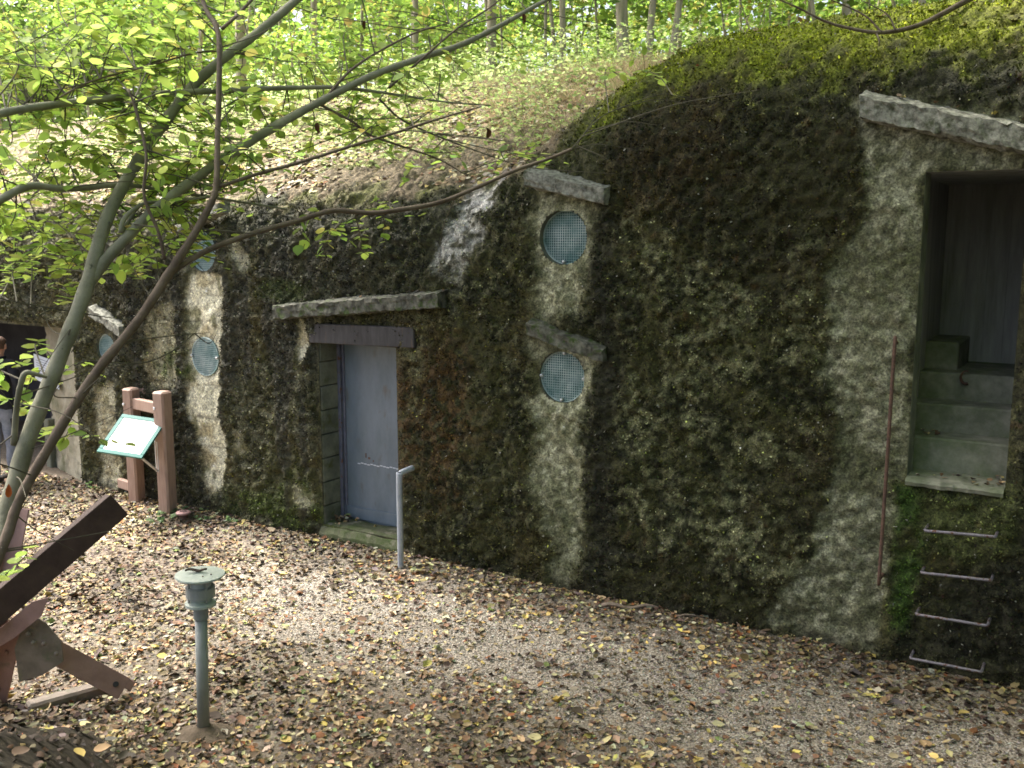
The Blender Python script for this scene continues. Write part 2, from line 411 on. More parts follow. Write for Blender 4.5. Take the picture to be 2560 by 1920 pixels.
def gravel_mask(X, Y):
    a = gr(640, 1260); b = gr(2100, 1600)
    d = (b - a)[:2]; L = np.linalg.norm(d); d = d / L
    t = (X - a[0]) * d[0] + (Y - a[1]) * d[1]; p = -(X - a[0]) * d[1] + (Y - a[1]) * d[0]
    return np.exp(-((p + 0.25) / 0.75) ** 2) * ss(-1.2, 0.3, t) * ss(0.25, 0.55, fbm(X * 1.2, Y * 1.2, 3, 30) + 0.12)
grav = np.clip(0.25 + gravel_mask(GX, GY), 0, 1) * (1 - ss(0.12, 0.35, GZ)) * (gsn_n < 1)
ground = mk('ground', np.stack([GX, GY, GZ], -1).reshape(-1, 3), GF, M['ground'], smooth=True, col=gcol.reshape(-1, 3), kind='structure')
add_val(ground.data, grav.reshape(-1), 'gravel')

# ------------------------------------------------------------------ bunker root and openings
base = wp(0, 0, 0)
bunker = thing('bunker', 'long moss-covered concrete bunker with rounded earth-topped roof, steel door and round vents', 'bunker', base)
# openings as (s0, s1, z0, z1)
DS0 = sz(694, 950)[0]; DS1 = sz(859, 950)[0]; DZ0 = 0.16; DZ1 = sz(735, 742)[1]
RS0 = sz(1979, 700)[0]; RS1 = sz(2199, 700)[0]; RZ0 = sz(1965, 1030)[1]; RZ1 = sz(2080, 369)[1]
LS1 = sz(168, 900)[0]; LS0 = S_LO + 0.6; LZ1 = sz(100, 706)[1]
RECT = [(DS0, DS1, DZ0, DZ1), (RS0, RS1, RZ0, RZ1), (LS0, LS1, -1, LZ1)]
VENTS = [(sz(1216, 513), .205, .055), (sz(1213, 815), .2, .025), (sz(435, 543), .195, .03), (sz(445, 770), .195, -.012), (sz(228, 752), .155, .03)]
CELL = 0.018
sv = np.arange(S_LO, S_HI, CELL); av = np.concatenate([np.arange(-0.15, 5.4, CELL), np.arange(5.4, 9.4, 0.06)])
def snap(arr, v):
    i = np.argmin(np.abs(arr - v)); arr[i] = v
for (a, b_, c, d) in RECT:
    snap(sv, a); snap(sv, b_)
    if c > -0.5: snap(av, c)
    snap(av, d)
SG, AG = np.meshgrid(sv, av, indexing='ij')
for (c, r_, dep) in VENTS:            # make a grid ring follow each round vent
    dx = SG - c[0]; dz = AG - c[1]; q = np.hypot(dx, dz) + 1e-9
    near = np.abs(q - r_) < CELL * 0.62
    SG = np.where(near, c[0] + dx / q * r_, SG); AG = np.where(near, c[1] + dz / q * r_, AG)
NG, ZG, PH = prof(sv, av)
ZG = np.where(PH > math.pi / 2 - 1e-3, AG, ZG)

# ------------------------------------------------------------------ stain / moss / painted sheen map in wall coordinates
def poly_mask(pts, soft=0.08, rough=0.10, seed=0):
    P = np.array([sz(x, y) for x, y in pts]); n = len(P)
    x = SG + rough * 2 * (fbm(SG * 5, AG * 5, 4, seed + 40) - 0.5) + rough * 0.7 * (fbm(SG * 25, AG * 25, 2, seed + 44) - 0.5)
    y = AG + rough * 2 * (fbm(SG * 5, AG * 5, 4, seed + 50) - 0.5) + rough * 0.7 * (fbm(SG * 25, AG * 25, 2, seed + 54) - 0.5)
    ins = np.zeros(x.shape, bool); dm = np.full(x.shape, 1e9)
    for i in range(n):
        a = P[i]; b = P[(i + 1) % n]
        cr = ((a[1] > y) != (b[1] > y)) & (x < (b[0] - a[0]) * (y - a[1]) / (b[1] - a[1] + 1e-12) + a[0])
        ins ^= cr
        e = b - a; t = np.clip(((x - a[0]) * e[0] + (y - a[1]) * e[1]) / (e @ e), 0, 1)
        dm = np.minimum(dm, np.hypot(x - a[0] - t * e[0], y - a[1] - t * e[1]))
    return ss(-soft, soft, np.where(ins, dm, -dm))
def blob(x, y, rx, ry, seed=0, rough=0.5):
    c = np.array(sz(x, y)); e = np.array(sz(x + rx, y)); g = np.array(sz(x, y - ry))
    q = np.hypot((SG - c[0]) / (e[0] - c[0]), (AG - c[1]) / (g[1] - c[1]))
    return ss(1.25, 0.5, q + rough * 2 * (fbm(SG * 5, AG * 5, 4, seed + 60) - 0.5))
f_big = fbm(SG * 1.6, AG * 1.6, 4, 1); f_mid = fbm(SG * 6, AG * 6, 4, 2); f_fine = fbm(SG * 22, AG * 22, 3, 3)
f_str = fbm(SG * 7, AG * 0.9, 4, 4)
col = np.zeros(SG.shape + (3,)) + np.array([0.050, 0.050, 0.020])
col = mixc(col, (0.024, 0.026, 0.010), ss(0.42, 0.6, f_mid))
col = mixc(col, (0.068, 0.058, 0.028), ss(0.52, 0.72, f_big) * 0.8)
col = mixc(col, (0.17, 0.165, 0.115), ss(0.56, 0.68, f_fine) * ss(0.35, 0.6, f_mid) * 0.8)
left = ss(sz(1000, 800)[0], sz(700, 800)[0], SG)
col = mixc(col, (0.115, 0.112, 0.095), left * ss(0.45, 0.6, f_mid * .5 + f_fine * .5) * 0.8)
col = mixc(col, (0.045, 0.044, 0.046), left * ss(0.5, 0.65, f_str) * 0.7)
brown = np.maximum(blob(930, 900, 110, 200, 1), 0.7 * blob(1450, 330, 160, 160, 2))
col = mixc(col, (0.085, 0.052, 0.024), brown * ss(0.35, 0.6, f_fine))
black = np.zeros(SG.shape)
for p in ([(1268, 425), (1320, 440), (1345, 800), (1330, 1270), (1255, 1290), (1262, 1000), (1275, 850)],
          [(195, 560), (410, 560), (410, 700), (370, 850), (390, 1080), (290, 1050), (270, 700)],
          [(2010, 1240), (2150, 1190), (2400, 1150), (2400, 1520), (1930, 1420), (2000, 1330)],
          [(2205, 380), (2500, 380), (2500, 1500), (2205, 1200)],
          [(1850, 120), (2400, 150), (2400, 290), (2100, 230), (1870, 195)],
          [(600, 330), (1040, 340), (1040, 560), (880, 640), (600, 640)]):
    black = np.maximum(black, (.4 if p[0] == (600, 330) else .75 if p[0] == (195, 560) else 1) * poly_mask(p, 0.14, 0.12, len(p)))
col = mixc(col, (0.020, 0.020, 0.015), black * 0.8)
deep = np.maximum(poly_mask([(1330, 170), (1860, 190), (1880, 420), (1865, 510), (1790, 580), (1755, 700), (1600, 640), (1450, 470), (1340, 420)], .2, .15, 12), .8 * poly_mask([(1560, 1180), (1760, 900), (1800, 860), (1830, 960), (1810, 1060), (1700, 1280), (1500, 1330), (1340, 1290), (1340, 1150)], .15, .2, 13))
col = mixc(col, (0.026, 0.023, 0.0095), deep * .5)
pale = np.zeros(SG.shape)
P1 = [(1850, 195), (1872, 330), (1878, 420), (1862, 500), (1792, 560), (1770, 640), (1790, 700), (1775, 790), (1812, 860), (1822, 960),
      (1800, 1050), (1750, 1180), (1690, 1260), (1630, 1330), (1760, 1385), (1900, 1400), (1925, 1260), (1932, 1040), (1960, 1030),
      (1980, 700), (1990, 372), (2205, 372), (2212, 260)]
P2 = [(1165, 400), (1292, 440), (1275, 560), (1252, 690), (1155, 690), (1172, 590), (1150, 500)]
P3 = [(1140, 700), (1292, 750), (1272, 850), (1262, 1000), (1258, 1150), (1225, 1290), (1200, 1280), (1172, 1100), (1140, 1020), (1165, 950), (1140, 880), (1160, 830)]
door_m = poly_mask(P1, 0.028, 0.07, 1)
vent_m = np.maximum(poly_mask(P2, 0.09, 0.10, 2), poly_mask(P3, 0.06, 0.09, 3))
pale = np.maximum(door_m, vent_m)
pc = np.zeros(col.shape) + np.array([0.235, 0.235, 0.172])
pc = mixc(pc, (0.145, 0.148, 0.098), ss(0.4, 0.68, f_mid)); pc = mixc(pc, (0.33, 0.33, 0.265), ss(0.5, 0.7, f_fine)); pc = mixc(pc, (0.10, 0.105, 0.065), ss(0.3, 0.5, fbm(SG * 26, AG * 26, 2, 88)) * ss(.6, .4, f_fine) * .6); pc = pc * (1 + .35 * vent_m[..., None] * (1 - door_m[..., None]))
pc = mixc(pc, (0.07, 0.075, 0.035), ss(0.55, 0.75, f_big) * 0.7)
col = col * (1 - pale[..., None]) + pc * pale[..., None]
mott = np.zeros(SG.shape)
for i, (x, y, rx, ry) in enumerate([(1410, 560, 70, 110), (1560, 640, 90, 90), (1500, 800, 120, 90), (1640, 960, 80, 70), (1420, 1090, 60, 90),
                                    (1600, 780, 90, 80), (1740, 700, 70, 120), (1580, 1150, 130, 100), (1390, 900, 60, 120), (900, 760, 30, 120), (1720, 1250, 80, 90), (1490, 930, 60, 60)]):
    mott = np.maximum(mott, blob(x, y, rx, ry, i, 0.9))
col = mixc(col, (0.215, 0.215, 0.165), mott * ss(0.47, 0.60, f_mid * .4 + f_fine * .6) * 0.8 * (1 - pale))
cream = np.zeros(SG.shape)
for i, (p, k_) in enumerate((([(412, 590), (482, 590), (480, 760), (476, 900), (487, 960), (480, 1060), (455, 1068), (440, 960), (415, 900), (412, 760)], 1),
                             ([(318, 668), (382, 660), (388, 835), (318, 840)], .35), ([(207, 830), (250, 830), (262, 1048), (222, 1045)], .6),
                             ([(655, 690), (668, 700), (672, 740), (664, 778), (650, 772)], 1), ([(648, 1040), (676, 1050), (684, 1085), (640, 1085)], .5),
                             ([(300, 570), (310, 570), (312, 610), (300, 615)], .9), ([(500, 520), (545, 560), (530, 600), (510, 560)], .5),
                             ([(505, 930), (530, 935), (535, 985), (510, 980)], .5), ([(560, 880), (600, 900), (590, 920)], .4))):
    cream = np.maximum(cream, k_ * poly_mask(p, 0.035, 0.05, 10 + i))
pale_sheen = np.maximum(0.9 * blob(1000, 380, 42, 95, 22, .7), .75 * blob(985, 500, 45, 110, 5, .9))  # pale bare concrete with the wet sky sheen painted into its colour
pale_sheen = np.maximum(pale_sheen, .9 * poly_mask([(985, 280), (1045, 275), (1038, 440), (960, 440)], .05, .08, 31))
cc = np.zeros(col.shape) + np.array([0.70, 0.67, 0.58]); cc = mixc(cc, (0.42, 0.37, 0.26), ss(0.45, 0.7, f_mid)); cc = mixc(cc, (0.16, 0.16, 0.08), ss(.62, .75, fbm(SG * 9, AG * 5, 3, 66)) * .8)
col = col * (1 - cream[..., None]) + cc * cream[..., None]
col = mixc(col, (0.58, 0.57, 0.62), pale_sheen * ss(0.36, 0.58, f_mid * .5 + f_fine * .5))
# board-form joints on the bare left stretch
zz = (AG * 3.7 + 0.35 * np.sin(AG * 2.3) + 0.06 * np.sin(SG * 2) + .05 * (f_fine - .5)) % 1.0
board = np.clip(cream * 1.6 + 0.5 * poly_mask([(310, 650), (500, 650), (500, 1060), (300, 1060)], .1, .05, 6), 0, 1)
joint = (np.minimum(zz, 1 - zz) < 0.035) * board * (fbm(SG * 6, AG * 2, 2, 67) > .42) * (PH > 1.5)
col = mixc(col, (0.06, 0.055, 0.04), joint * 0.5)
# bright moss: the crown of the roof, the strip beside the rungs, the foot of the left wall, the upper edge of the door canopy
up_ = 1 - PH / (math.pi / 2)                       # 0 wall .. 1 flat
crown = ss(0.24, 0.58, up_ + 0.3 * (f_mid - 0.5) + .25 * (f_fine - .5)) * ss(sz(1130, 300)[0], sz(1330, 300)[0], SG)
col = mixc(col, (0.25, 0.28, 0.03), crown * (.55 + .45 * ss(0.3, 0.5, f_mid)))
col = mixc(col, (0.10, 0.075, 0.05), crown * ss(0.55, 0.68, fbm(SG * 3, AG * 3, 4, 77)) * 0.8 * ss(sz(1800, 60)[0], sz(2100, 60)[0], SG))
gm = np.maximum(poly_mask([(1930, 1045), (1995, 1055), (2000, 1150), (1985, 1260), (1960, 1360), (1925, 1360), (1930, 1200)], .05, .06, 7), 0)
col = mixc(col, (0.050, 0.098, 0.020), gm * ss(0.2, 0.5, f_mid) * .85)
gm2 = poly_mask([(1990, 1045), (2210, 1065), (2200, 1180), (2100, 1220), (2000, 1180)], .08, .1, 8)
col = mixc(col, (0.085, 0.10, 0.045), gm2 * 0.8)
gm3 = np.maximum(blob(600, 1120, 150, 60, 9), blob(400, 790, 60, 30, 10)); gm3 = np.maximum(gm3, .8 * blob(640, 1060, 60, 80, 12)); gm3 = np.maximum(gm3, .6 * blob(620, 630, 60, 25, 11))
col = mixc(col, (0.060, 0.085, 0.018), gm3 * ss(0.3, 0.55, f_mid) * .85)
red = ss(0.77, 0.83, fbm(SG * 14, AG * 14, 2, 90)) * ss(0.5, .6, fbm(SG * 2, AG * 2, 2, 91)) * ss(sz(1300, 500)[0], sz(1400, 500)[0], SG)
col = mixc(col, (0.12, 0.055, 0.025), red * 0.3 * (1 - pale))
# dark foot and earth cover on the low part of the roof
col = mixc(col, (0.035, 0.032, 0.024), ss(0.22, 0.0, AG + 0.25 * (f_mid - .5)) * 0.75)
earth = ss(0.42, 0.64, up_ + 0.5 * (f_mid - 0.5)) * (1 - ss(sz(1130, 300)[0], sz(1330, 300)[0], SG))
col = mixc(col, (0.20, 0.155, 0.105), earth * (1 - pale_sheen))
col = mixc(col, (0.13, 0.15, 0.03), earth * ss(0.52, 0.66, fbm(SG * 2.5, AG * 2.5, 3, 95)) * .7)
smoothm = np.clip(np.maximum(cream * 1.3, 0), 0, 1)
bare = np.clip(np.maximum.reduce([pale, smoothm, pale_sheen]), 0, 1)

mm = (1 - bare)[..., None] * (1 - earth)[..., None]
col = col * (1 - mm * (1 - np.array([.94, .95, .66]))) * (1 - (1 - mm) * (1 - np.array([.97, .97, .86])))
# ------------------------------------------------------------------ relief
dist = np.full(SG.shape, 9.0)
for (a, b_, c, d) in RECT:
    dx = np.maximum(np.maximum(a - SG, SG - b_), 0); dz = np.maximum(np.maximum(c - AG, AG - d), 0)
    dist = np.minimum(dist, np.hypot(dx, dz))
for (c, r_, dep) in VENTS:
    dist = np.minimum(dist, np.abs(np.hypot(SG - c[0], AG - c[1]) - r_))
keep = ss(0.0, 0.10, dist)
disp = 0.10 * (fbm(SG * 1.3, AG * 1.3, 3, 60) - 0.5) + 0.055 * (fbm(SG * 5, AG * 6, 3, 61) - 0.5)
disp += (0.082 - 0.034 * bare) * (fbm(SG * 16, AG * 18, 3, 62, .65) - 0.5) * (1 - 0.75 * smoothm)
disp += 0.035 * door_m * (fbm((SG + AG * .6) * 7, (AG - SG * .5) * 13, 3, 63) - 0.5)
disp += 0.03 * (1 - bare)                      # moss cushion stands proud of the bare concrete
disp -= 0.005 * joint
disp *= keep
disp = np.where(dist < .4, np.maximum(disp, -.006), disp)
Nn = -np.sin(PH); Nz = np.cos(PH)
NG = NG + disp * Nn; ZG = ZG + disp * Nz
WV = W0 + SG[..., None] * ES + NG[..., None] * EN + ZG[..., None] * EZ
ns, na = SG.shape
idx = np.arange(ns * na).reshape(ns, na)
Q = np.stack([idx[:-1, :-1], idx[1:, :-1], idx[1:, 1:], idx[:-1, 1:]], -1)
cs = (SG[:-1, :-1] + SG[1:, 1:]) / 2; ca = (AG[:-1, :-1] + AG[1:, 1:]) / 2
hole = np.zeros(cs.shape, bool)
for (a, b_, c, d) in RECT: hole |= (cs > a) & (cs < b_) & (ca > c) & (ca < d)
for (c, r_, dep) in VENTS:
    q = np.hypot(SG - c[0], AG - c[1]) < r_ + 0.001
    hole |= (q[:-1, :-1].astype(int) + q[1:, :-1] + q[1:, 1:] + q[:-1, 1:]) >= 3
hole |= ca < -0.1
rowsplit = np.searchsorted(av, 5.4)
isroof = np.zeros(cs.shape, bool); isroof[:, rowsplit:] = True
def shell(name, mask):
    Fq = Q[mask]; used = np.unique(Fq); re = np.full(ns * na, -1); re[used] = np.arange(len(used))
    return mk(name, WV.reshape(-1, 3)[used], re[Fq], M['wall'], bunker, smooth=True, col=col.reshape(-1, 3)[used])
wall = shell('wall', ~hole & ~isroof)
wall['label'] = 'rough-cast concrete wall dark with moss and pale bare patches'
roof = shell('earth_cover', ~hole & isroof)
roof['label'] = 'earth and leaf litter on the bunker roof'

# ------------------------------------------------------------------ moss tufts: small blades standing off the mossy wall
def tufts(name, mask, count, size, hmul=1.0):
    pr = (mask * (CELL ** 2)).ravel(); pr = pr / pr.sum()
    pick = rng.choice(len(pr), count, p=pr)
    i, j = np.unravel_index(pick, mask.shape)
    P = WV[i, j] + rng.normal(0, 0.009, (count, 3))
    N3 = (Nn[i, j][:, None] * EN + Nz[i, j][:, None] * EZ)
    d = N3 + rng.normal(0, 0.55, (count, 3)) - EZ * 0.25 * (np.abs(Nn[i, j])[:, None])
    d /= np.linalg.norm(d, axis=1)[:, None]
    sd = np.cross(d, rng.normal(0, 1, (count, 3))); sd /= np.linalg.norm(sd, axis=1)[:, None]
    h = size * rng.uniform(0.5, 1.4, count)[:, None] * hmul; wd = size * rng.uniform(0.22, 0.5, count)[:, None]
    P0 = P - N3 * 0.006
    V = np.stack([P0 - sd * wd, P0 + sd * wd, P0 + d * h + sd * wd * .25, P0 + d * h * .6 - sd * wd * 1.1], 1).reshape(-1, 3)
    cl = col[i, j] * np.exp(rng.normal(-.1, .62, count) + 2.2 * (fbm(SG[i, j] * 30, AG[i, j] * 30, 2, 99) - .5))[:, None] * np.array([1, 1, 1]) + rng.normal(0, .004, (count, 3))
    sp = rng.random(count); cl[sp < .022] = np.array([.34, .33, .27]) * rng.uniform(.5, 1.2, ((sp < .022).sum(), 1)); cl[(sp > .95)] *= np.array([1.7, 1.9, 1.0])
    cl = np.repeat(np.clip(cl, 0.006, 1), 4, 0)
    Fq = np.arange(count * 4).reshape(-1, 4)
    return mk(name, V, Fq, M['moss'], bunker, col=cl, kind='stuff')
ok = np.zeros(SG.shape, bool); okc = ~hole & ~isroof
ok[:-1, :-1] = okc
vis = (SG > sz(-60, 800)[0]) & (SG < sz(2300, 800)[0])
mossm = ok * vis * np.clip(1 - bare * 0.97, 0, 1) * (1 - earth) * (keep > 0.3) * np.clip(ss(0.28, 0.5, f_mid) + .15, 0, 1)
tufts('moss', mossm, 210000, 0.0165)

# ================================================================== BUNKER FITTINGS
def slab(p0, p1, depth, th, m, label, back=0.06, ends=0.0, seed=0, rough=0.016, drop=0.03):
    """a rough concrete canopy running from p0 to p1 (top front edge in wall coordinates), sticking out of the wall"""
    (s0, z0), (s1, z1) = p0, p1
    L = math.hypot(s1 - s0, z1 - z0); nl = max(10, int(L / 0.03))
    sec = []
    k = 6
    for t in np.linspace(0, 1, k): sec.append((back + (-depth - back) * t, drop * (1 - t)))        # top, sloping to the front
    for t in np.linspace(0, 1, 5)[1:]: sec.append((-depth, -th * t))                                # front
    for t in np.linspace(0, 1, k)[1:]: sec.append((-depth + (depth + back) * t, -th - 0.012 * math.sin(t * 3)))
    V = []; ml = len(sec)
    for i in range(nl + 1):
        t = i / nl; s = s0 + (s1 - s0) * t; z = z0 + (z1 - z0) * t
        e = 1.0
        for j, (n_, dz) in enumerate(sec):
            q1 = (float(fbm(np.array(s * 7 + seed), np.array(j * 0.6 + seed), 3, 70)) - 0.5) * .6
            q2 = (float(fbm(np.array(s * 26 + seed), np.array(j * 1.3), 3, 71)) - 0.5) * 1.5
            V.append(wp(s + (0.02 * (vn(j * .8, seed + 3.3) - .5) if i in (0, nl) else 0), n_ + (q1 * 2.2 + q2) * rough * (n_ < 0.02), z + dz + (q1 * 2.5 + q2) * rough))
    Fs = [(i * ml + j, i * ml + j + 1, (i + 1) * ml + j + 1, (i + 1) * ml + j) for i in range(nl) for j in range(ml - 1)]
    Fs += [(i * ml + ml - 1, i * ml, (i + 1) * ml, (i + 1) * ml + ml - 1) for i in range(nl)]
    Fs.append(tuple(range(ml))[::-1]); Fs.append(tuple(nl * ml + j for j in range(ml)))
    o = mk('concrete_canopy', V, Fs, m, bunker); o['label'] = label
    return o
slab(sz(1130, 370, -.12), sz(1303, 408, -.12), .12, .10, M['slab'], 'pale slanting canopy over the upper round vent', seed=1, drop=0.05)
slab(sz(1136, 697, -.11), sz(1301, 756, -.11), .11, .09, M['slab_moss'], 'mossy slanting canopy over the lower round vent', seed=2, drop=0.05)
slab(sz(588, 662, -.17), sz(945, 634, -.17), .17, .11, M['slab_moss'], 'long mossy canopy over the steel door', seed=3, rough=.02, drop=0.05)
slab(sz(1857, 205, -.15), sz(2300, 292, -.15), .15, .13, M['slab'], 'pale broken-edged canopy above the stair opening', seed=4, rough=.024, drop=0.06)
slab(sz(190, 664, -.12), sz(256, 708, -.12), .12, .09, M['slab'], 'short pale canopy over the leftmost vent', seed=5, drop=0.06)
slab(sz(372, 490, -.10), sz(470, 440, -.10), .10, .07, M['slab'], 'short pale canopy over the upper left vent', seed=6, drop=0.05)

def vent(c, r, dep, wire_bright, bolts, label):
    s0, z0 = c
    n0 = dep
    # collar lining the hole
    pr = [(r + .004, -0.004), (r + .004, max(dep, 0) + .06), (r - .02, max(dep, 0) + .06)]
    V, Fs = lathe([(r + .003, 0.002), (r + .003, max(dep, 0) + .09)], wp(s0, 0, z0), 40, EN, ES)
    col_ = mk('vent_collar', V, Fs[:-2], M['jamb'], bunker, smooth=True)
    V, Fs = lathe([(r + .001, n0 + .018), (r + .001, n0 + .045)], wp(s0, 0, z0), 40, EN, ES)
    vb = mk('vent_plate', V, Fs, M['vent_back'], bunker); vb['label'] = label
    g = MB(); q = 0.0195; k = int(r / q)
    for i in range(-k, k + 1):
        h = math.sqrt(max(r * r - (i * q) ** 2, 0)) - 0.004
        if h < 0.02: continue
        g.box(wp(s0 + i * q, n0 + .009, z0), ES, EN, EZ, .0023, .0025, h)
        g.box(wp(s0, n0 + .004, z0 + i * q), ES, EN, EZ, h, .0025, .0023)
    g.build('grille', M['grille'], vb)
    V, Fs = lathe([(r, n0 - .002), (r, n0 + .014), (r - .008, n0 + .014), (r - .008, n0 - .002)], wp(s0, 0, z0), 40, EN, ES)
    mk('rim', V, Fs[:-2] + [(3 * 40 + j, 3 * 40 + (j + 1) % 40, (j + 1) % 40, j) for j in range(40)], M['grille'], vb, smooth=True)
    for (a, rr) in bolts:
        bc = wp(s0 + math.cos(R(a)) * (r - rr), n0 - .012, z0 + math.sin(R(a)) * (r - rr))
        V, Fs = lathe([(.004, -.012), (.013, -.008), (.015, .0), (.015, .016)], bc, 10, EN, ES)
        mk('bolt', V, Fs, M['bolt'], vb, smooth=True)
vent(*VENTS[0], 1, [(-95, .02)], 'teal mesh-covered vent set deep under the pale canopy')
vent(*VENTS[1], 1, [(-92, .02), (0, .012), (180, .012), (85, .012)], 'teal mesh-covered vent held by bolts')
vent(*VENTS[2], 1, [], 'upper left mesh-covered vent behind the branches')
vent(*VENTS[3], 1, [(0, .01), (180, .01)], 'mesh-covered vent on the cream streaked strip')
vent(*VENTS[4], 1, [], 'small mesh-covered vent under the leftmost canopy')

# --- steel door in its recess
DN = 0.27
hb = (DZ1 - DZ0 + .1) / 8
for i in range(8):                       # left jamb: cast blocks with joints
    zc = DZ0 - .06 + hb * (i + .5)
    b = MB().box(wp(DS0 - .06, DN / 2 + .012 + 0.004 * (i % 2), zc), ES, EN, EZ, .062 + .002 * ((i * 7) % 3), DN / 2, hb / 2 - .004, .006)
    b.build('jamb_block', M['jamb'], bunker)
MB().box(wp(DS1 + .08, DN / 2 + .03, (DZ0 + DZ1) / 2), ES, EN, EZ, .078, DN / 2 + .02, (DZ1 - DZ0) / 2 + .1).build('jamb', M['jamb'], bunker)
MB().box(wp((DS0 + DS1) / 2, DN / 2 + .03, DZ1 + .08), ES, EN, EZ, (DS1 - DS0) / 2 + .1, DN / 2 + .02, .075).build('soffit', M['jamb'], bunker)
dr = MB(); dr.box(wp((DS0 + DS1) / 2 + .02, DN + .03, (DZ0 + DZ1) / 2), ES, EN, EZ, (DS1 - DS0) / 2 + .05, .025, (DZ1 - DZ0) / 2 + .05)
door = dr.build('door', M['door'], bunker); door['label'] = 'blue-grey flush steel door'
MB().box(wp(DS0 + .018, DN - .005, (DZ0 + DZ1) / 2), ES, EN, EZ, .018, .03, (DZ1 - DZ0) / 2 + .03, .004).build('frame', M['frame'], door)
MB().box(wp(DS0 + .055, DN + .0, (DZ0 + DZ1) / 2), ES, EN, EZ, .012, .012, (DZ1 - DZ0) / 2 + .02, .003).build('hinge_strip', M['frame'], door)
MB().box(wp((DS0 + DS1) / 2, DN - .004, DZ0 + .07), ES, EN, EZ, (DS1 - DS0) / 2, .008, .055, .003).build('kick_plate', M['door'], door)
sc_a = np.array(sz(772, 1000, DN)); sc_b = np.array(sz(862, 1013, DN)); sm = MB()
for i in range(13):
    t0, t1 = (i + .08) / 13, (i + .85) / 13
    p = sc_a + (sc_b - sc_a) * (t0 + t1) / 2
    sm.box(wp(p[0], DN + .003, p[1] + .004 * ((i * 5) % 3 - 1)), ES, EN, EZ, np.linalg.norm(sc_b - sc_a) / 13 * .40, .0015, .0042)
sm.build('chalk_line', M['crack'], door, kind='stuff')
for (x, y, hx, hz) in ((790, 984, .006, .022), (797, 990, .012, .01), (806, 996, .006, .008)):
    p = sz(x, y, DN); MB().box(wp(p[0], DN + .003, p[1]), ES, EN, EZ, hx, .0015, hz).build('rust_scar', M['rust'], door)
# dark steel lintel on the wall above the door
l0 = sz(668, 712, -.05); l1 = sz(895, 722, -.05)
lc = ((l0[0] + l1[0]) / 2, (l0[1] + l1[1]) / 2); le = np.array([l1[0] - l0[0], l1[1] - l0[1]]); ll = np.linalg.norm(le); le /= ll
ex = ES * le[0] + EZ * le[1]; ez = -ES * le[1] + EZ * le[0]
lt = MB().box(wp(lc[0], .0, lc[1] - .03), ex, EN, ez, ll / 2, .06, .088, .006).build('lintel', M['lintel'], bunker); lt['label'] = 'dark rust-streaked steel lintel'
# door sill: mossy step
sl = MB(); nb = 16; V = []; 
for i in range(nb + 1):
    s = DS0 - .02 + (DS1 - DS0 + .06) * i / nb
    for (n_, z) in ((.30, DZ0 - .005), (.18, DZ0 + .012), (.05, DZ0 + .01), (-.02, DZ0 - .02), (-.05, DZ0 - .07), (-.06, -.1), (.30, -.1)):
        V.append(wp(s, n_ + .02 * (vn(s * 14, n_ * 9, 3) - .5), z + .022 * (vn(s * 11, n_ * 12 + 4, 5) - .5)))
Fs = [(i * 7 + j, (i + 1) * 7 + j, (i + 1) * 7 + (j + 1) % 7, i * 7 + (j + 1) % 7) for i in range(nb) for j in range(7)]
Fs += [tuple(range(7)), tuple(nb * 7 + j for j in range(7))[::-1]]
M['sill'] = pm('mossy_sill', (0.05, 0.075, 0.02), (0.13, 0.13, 0.085), 9, 0.9, .8, 60, c3=(0.2, 0.19, 0.14), s3=7, t3=(.55, .65))
o = mk('door_sill', V, Fs, M['sill'], bunker); o['label'] = 'low moss-covered door sill'

# --- stair opening on the right: lining, steps, back wall
CN = 1.62; cw = (RS0 + RS1) / 2
def slabbox(name, s0, s1, n0, n1, z0, z1, m, bev=0.0, parent=bunker):
    return MB().box(wp((s0 + s1) / 2, (n0 + n1) / 2, (z0 + z1) / 2), ES, EN, EZ, (s1 - s0) / 2, (n1 - n0) / 2, (z1 - z0) / 2, bev).build(name, m, parent)
slabbox('chamber_wall', RS0 - .12, RS0, .012, .22, RZ0 - .3, RZ1 + .15, M['jamb'], .008)
slabbox('chamber_wall', RS0 - .22, RS0 - .09, .221, CN + .3, RZ0 - .3, RZ1 + .15, M['chamber'])
slabbox('chamber_wall', RS1, RS1 + .12, .012, .22, RZ0 - .3, RZ1 + .15, M['jamb'], .008)
slabbox('chamber_wall', RS1 + .09, RS1 + .22, .221, CN + .3, RZ0 - .3, RZ1 + .15, M['chamber'])
slabbox('chamber_ceiling', RS0 - .21, RS1 + .21, .014, CN + .3, RZ1, RZ1 + .1, M['chamber'])
bw = (RS1 - RS0 + .4) / 7
for i in range(7):                       # board-marked back wall
    slabbox('board_panel', RS0 - .2 + bw * i + .0005, RS0 - .2 + bw * (i + 1) - .0005, CN + .0012 * ((i * 5) % 3), CN + .15, RZ0 - .3, RZ1 + .1, M['chamber'])
stp = [(0.0, 0.0), (0.29, 0.215), (0.55, 0.40), (0.82, 0.585)]
slabbox('threshold', RS0 - .11, RS1 + .11, .05, .32, RZ0 - .16, RZ0 - .006, M['step'], .012)
V = []; sec = [(.20, 0), (.12, .004), (.05, .004), (.0, .002), (-.045, -.004), (-.06, -.02), (-.05, -.045), (.0, -.055), (.2, -.06)]; ml = len(sec); nl = 40
for i in range(nl + 1):
    s_ = RS0 + .002 + (RS1 - RS0 - .004) * i / nl
    ed = .045 * (fbm(np.array(s_ * 7), np.array(.3), 3, 171) - .5) + .02 * (vn(s_ * 30, 2.0) - .5)
    for (n_, z_) in sec: V.append(wp(s_, n_ + (float(ed) if n_ < .02 else 0), RZ0 + z_ + .012 * (vn(s_ * 25, n_ * 20 + z_ * 40, 7) - .5)))
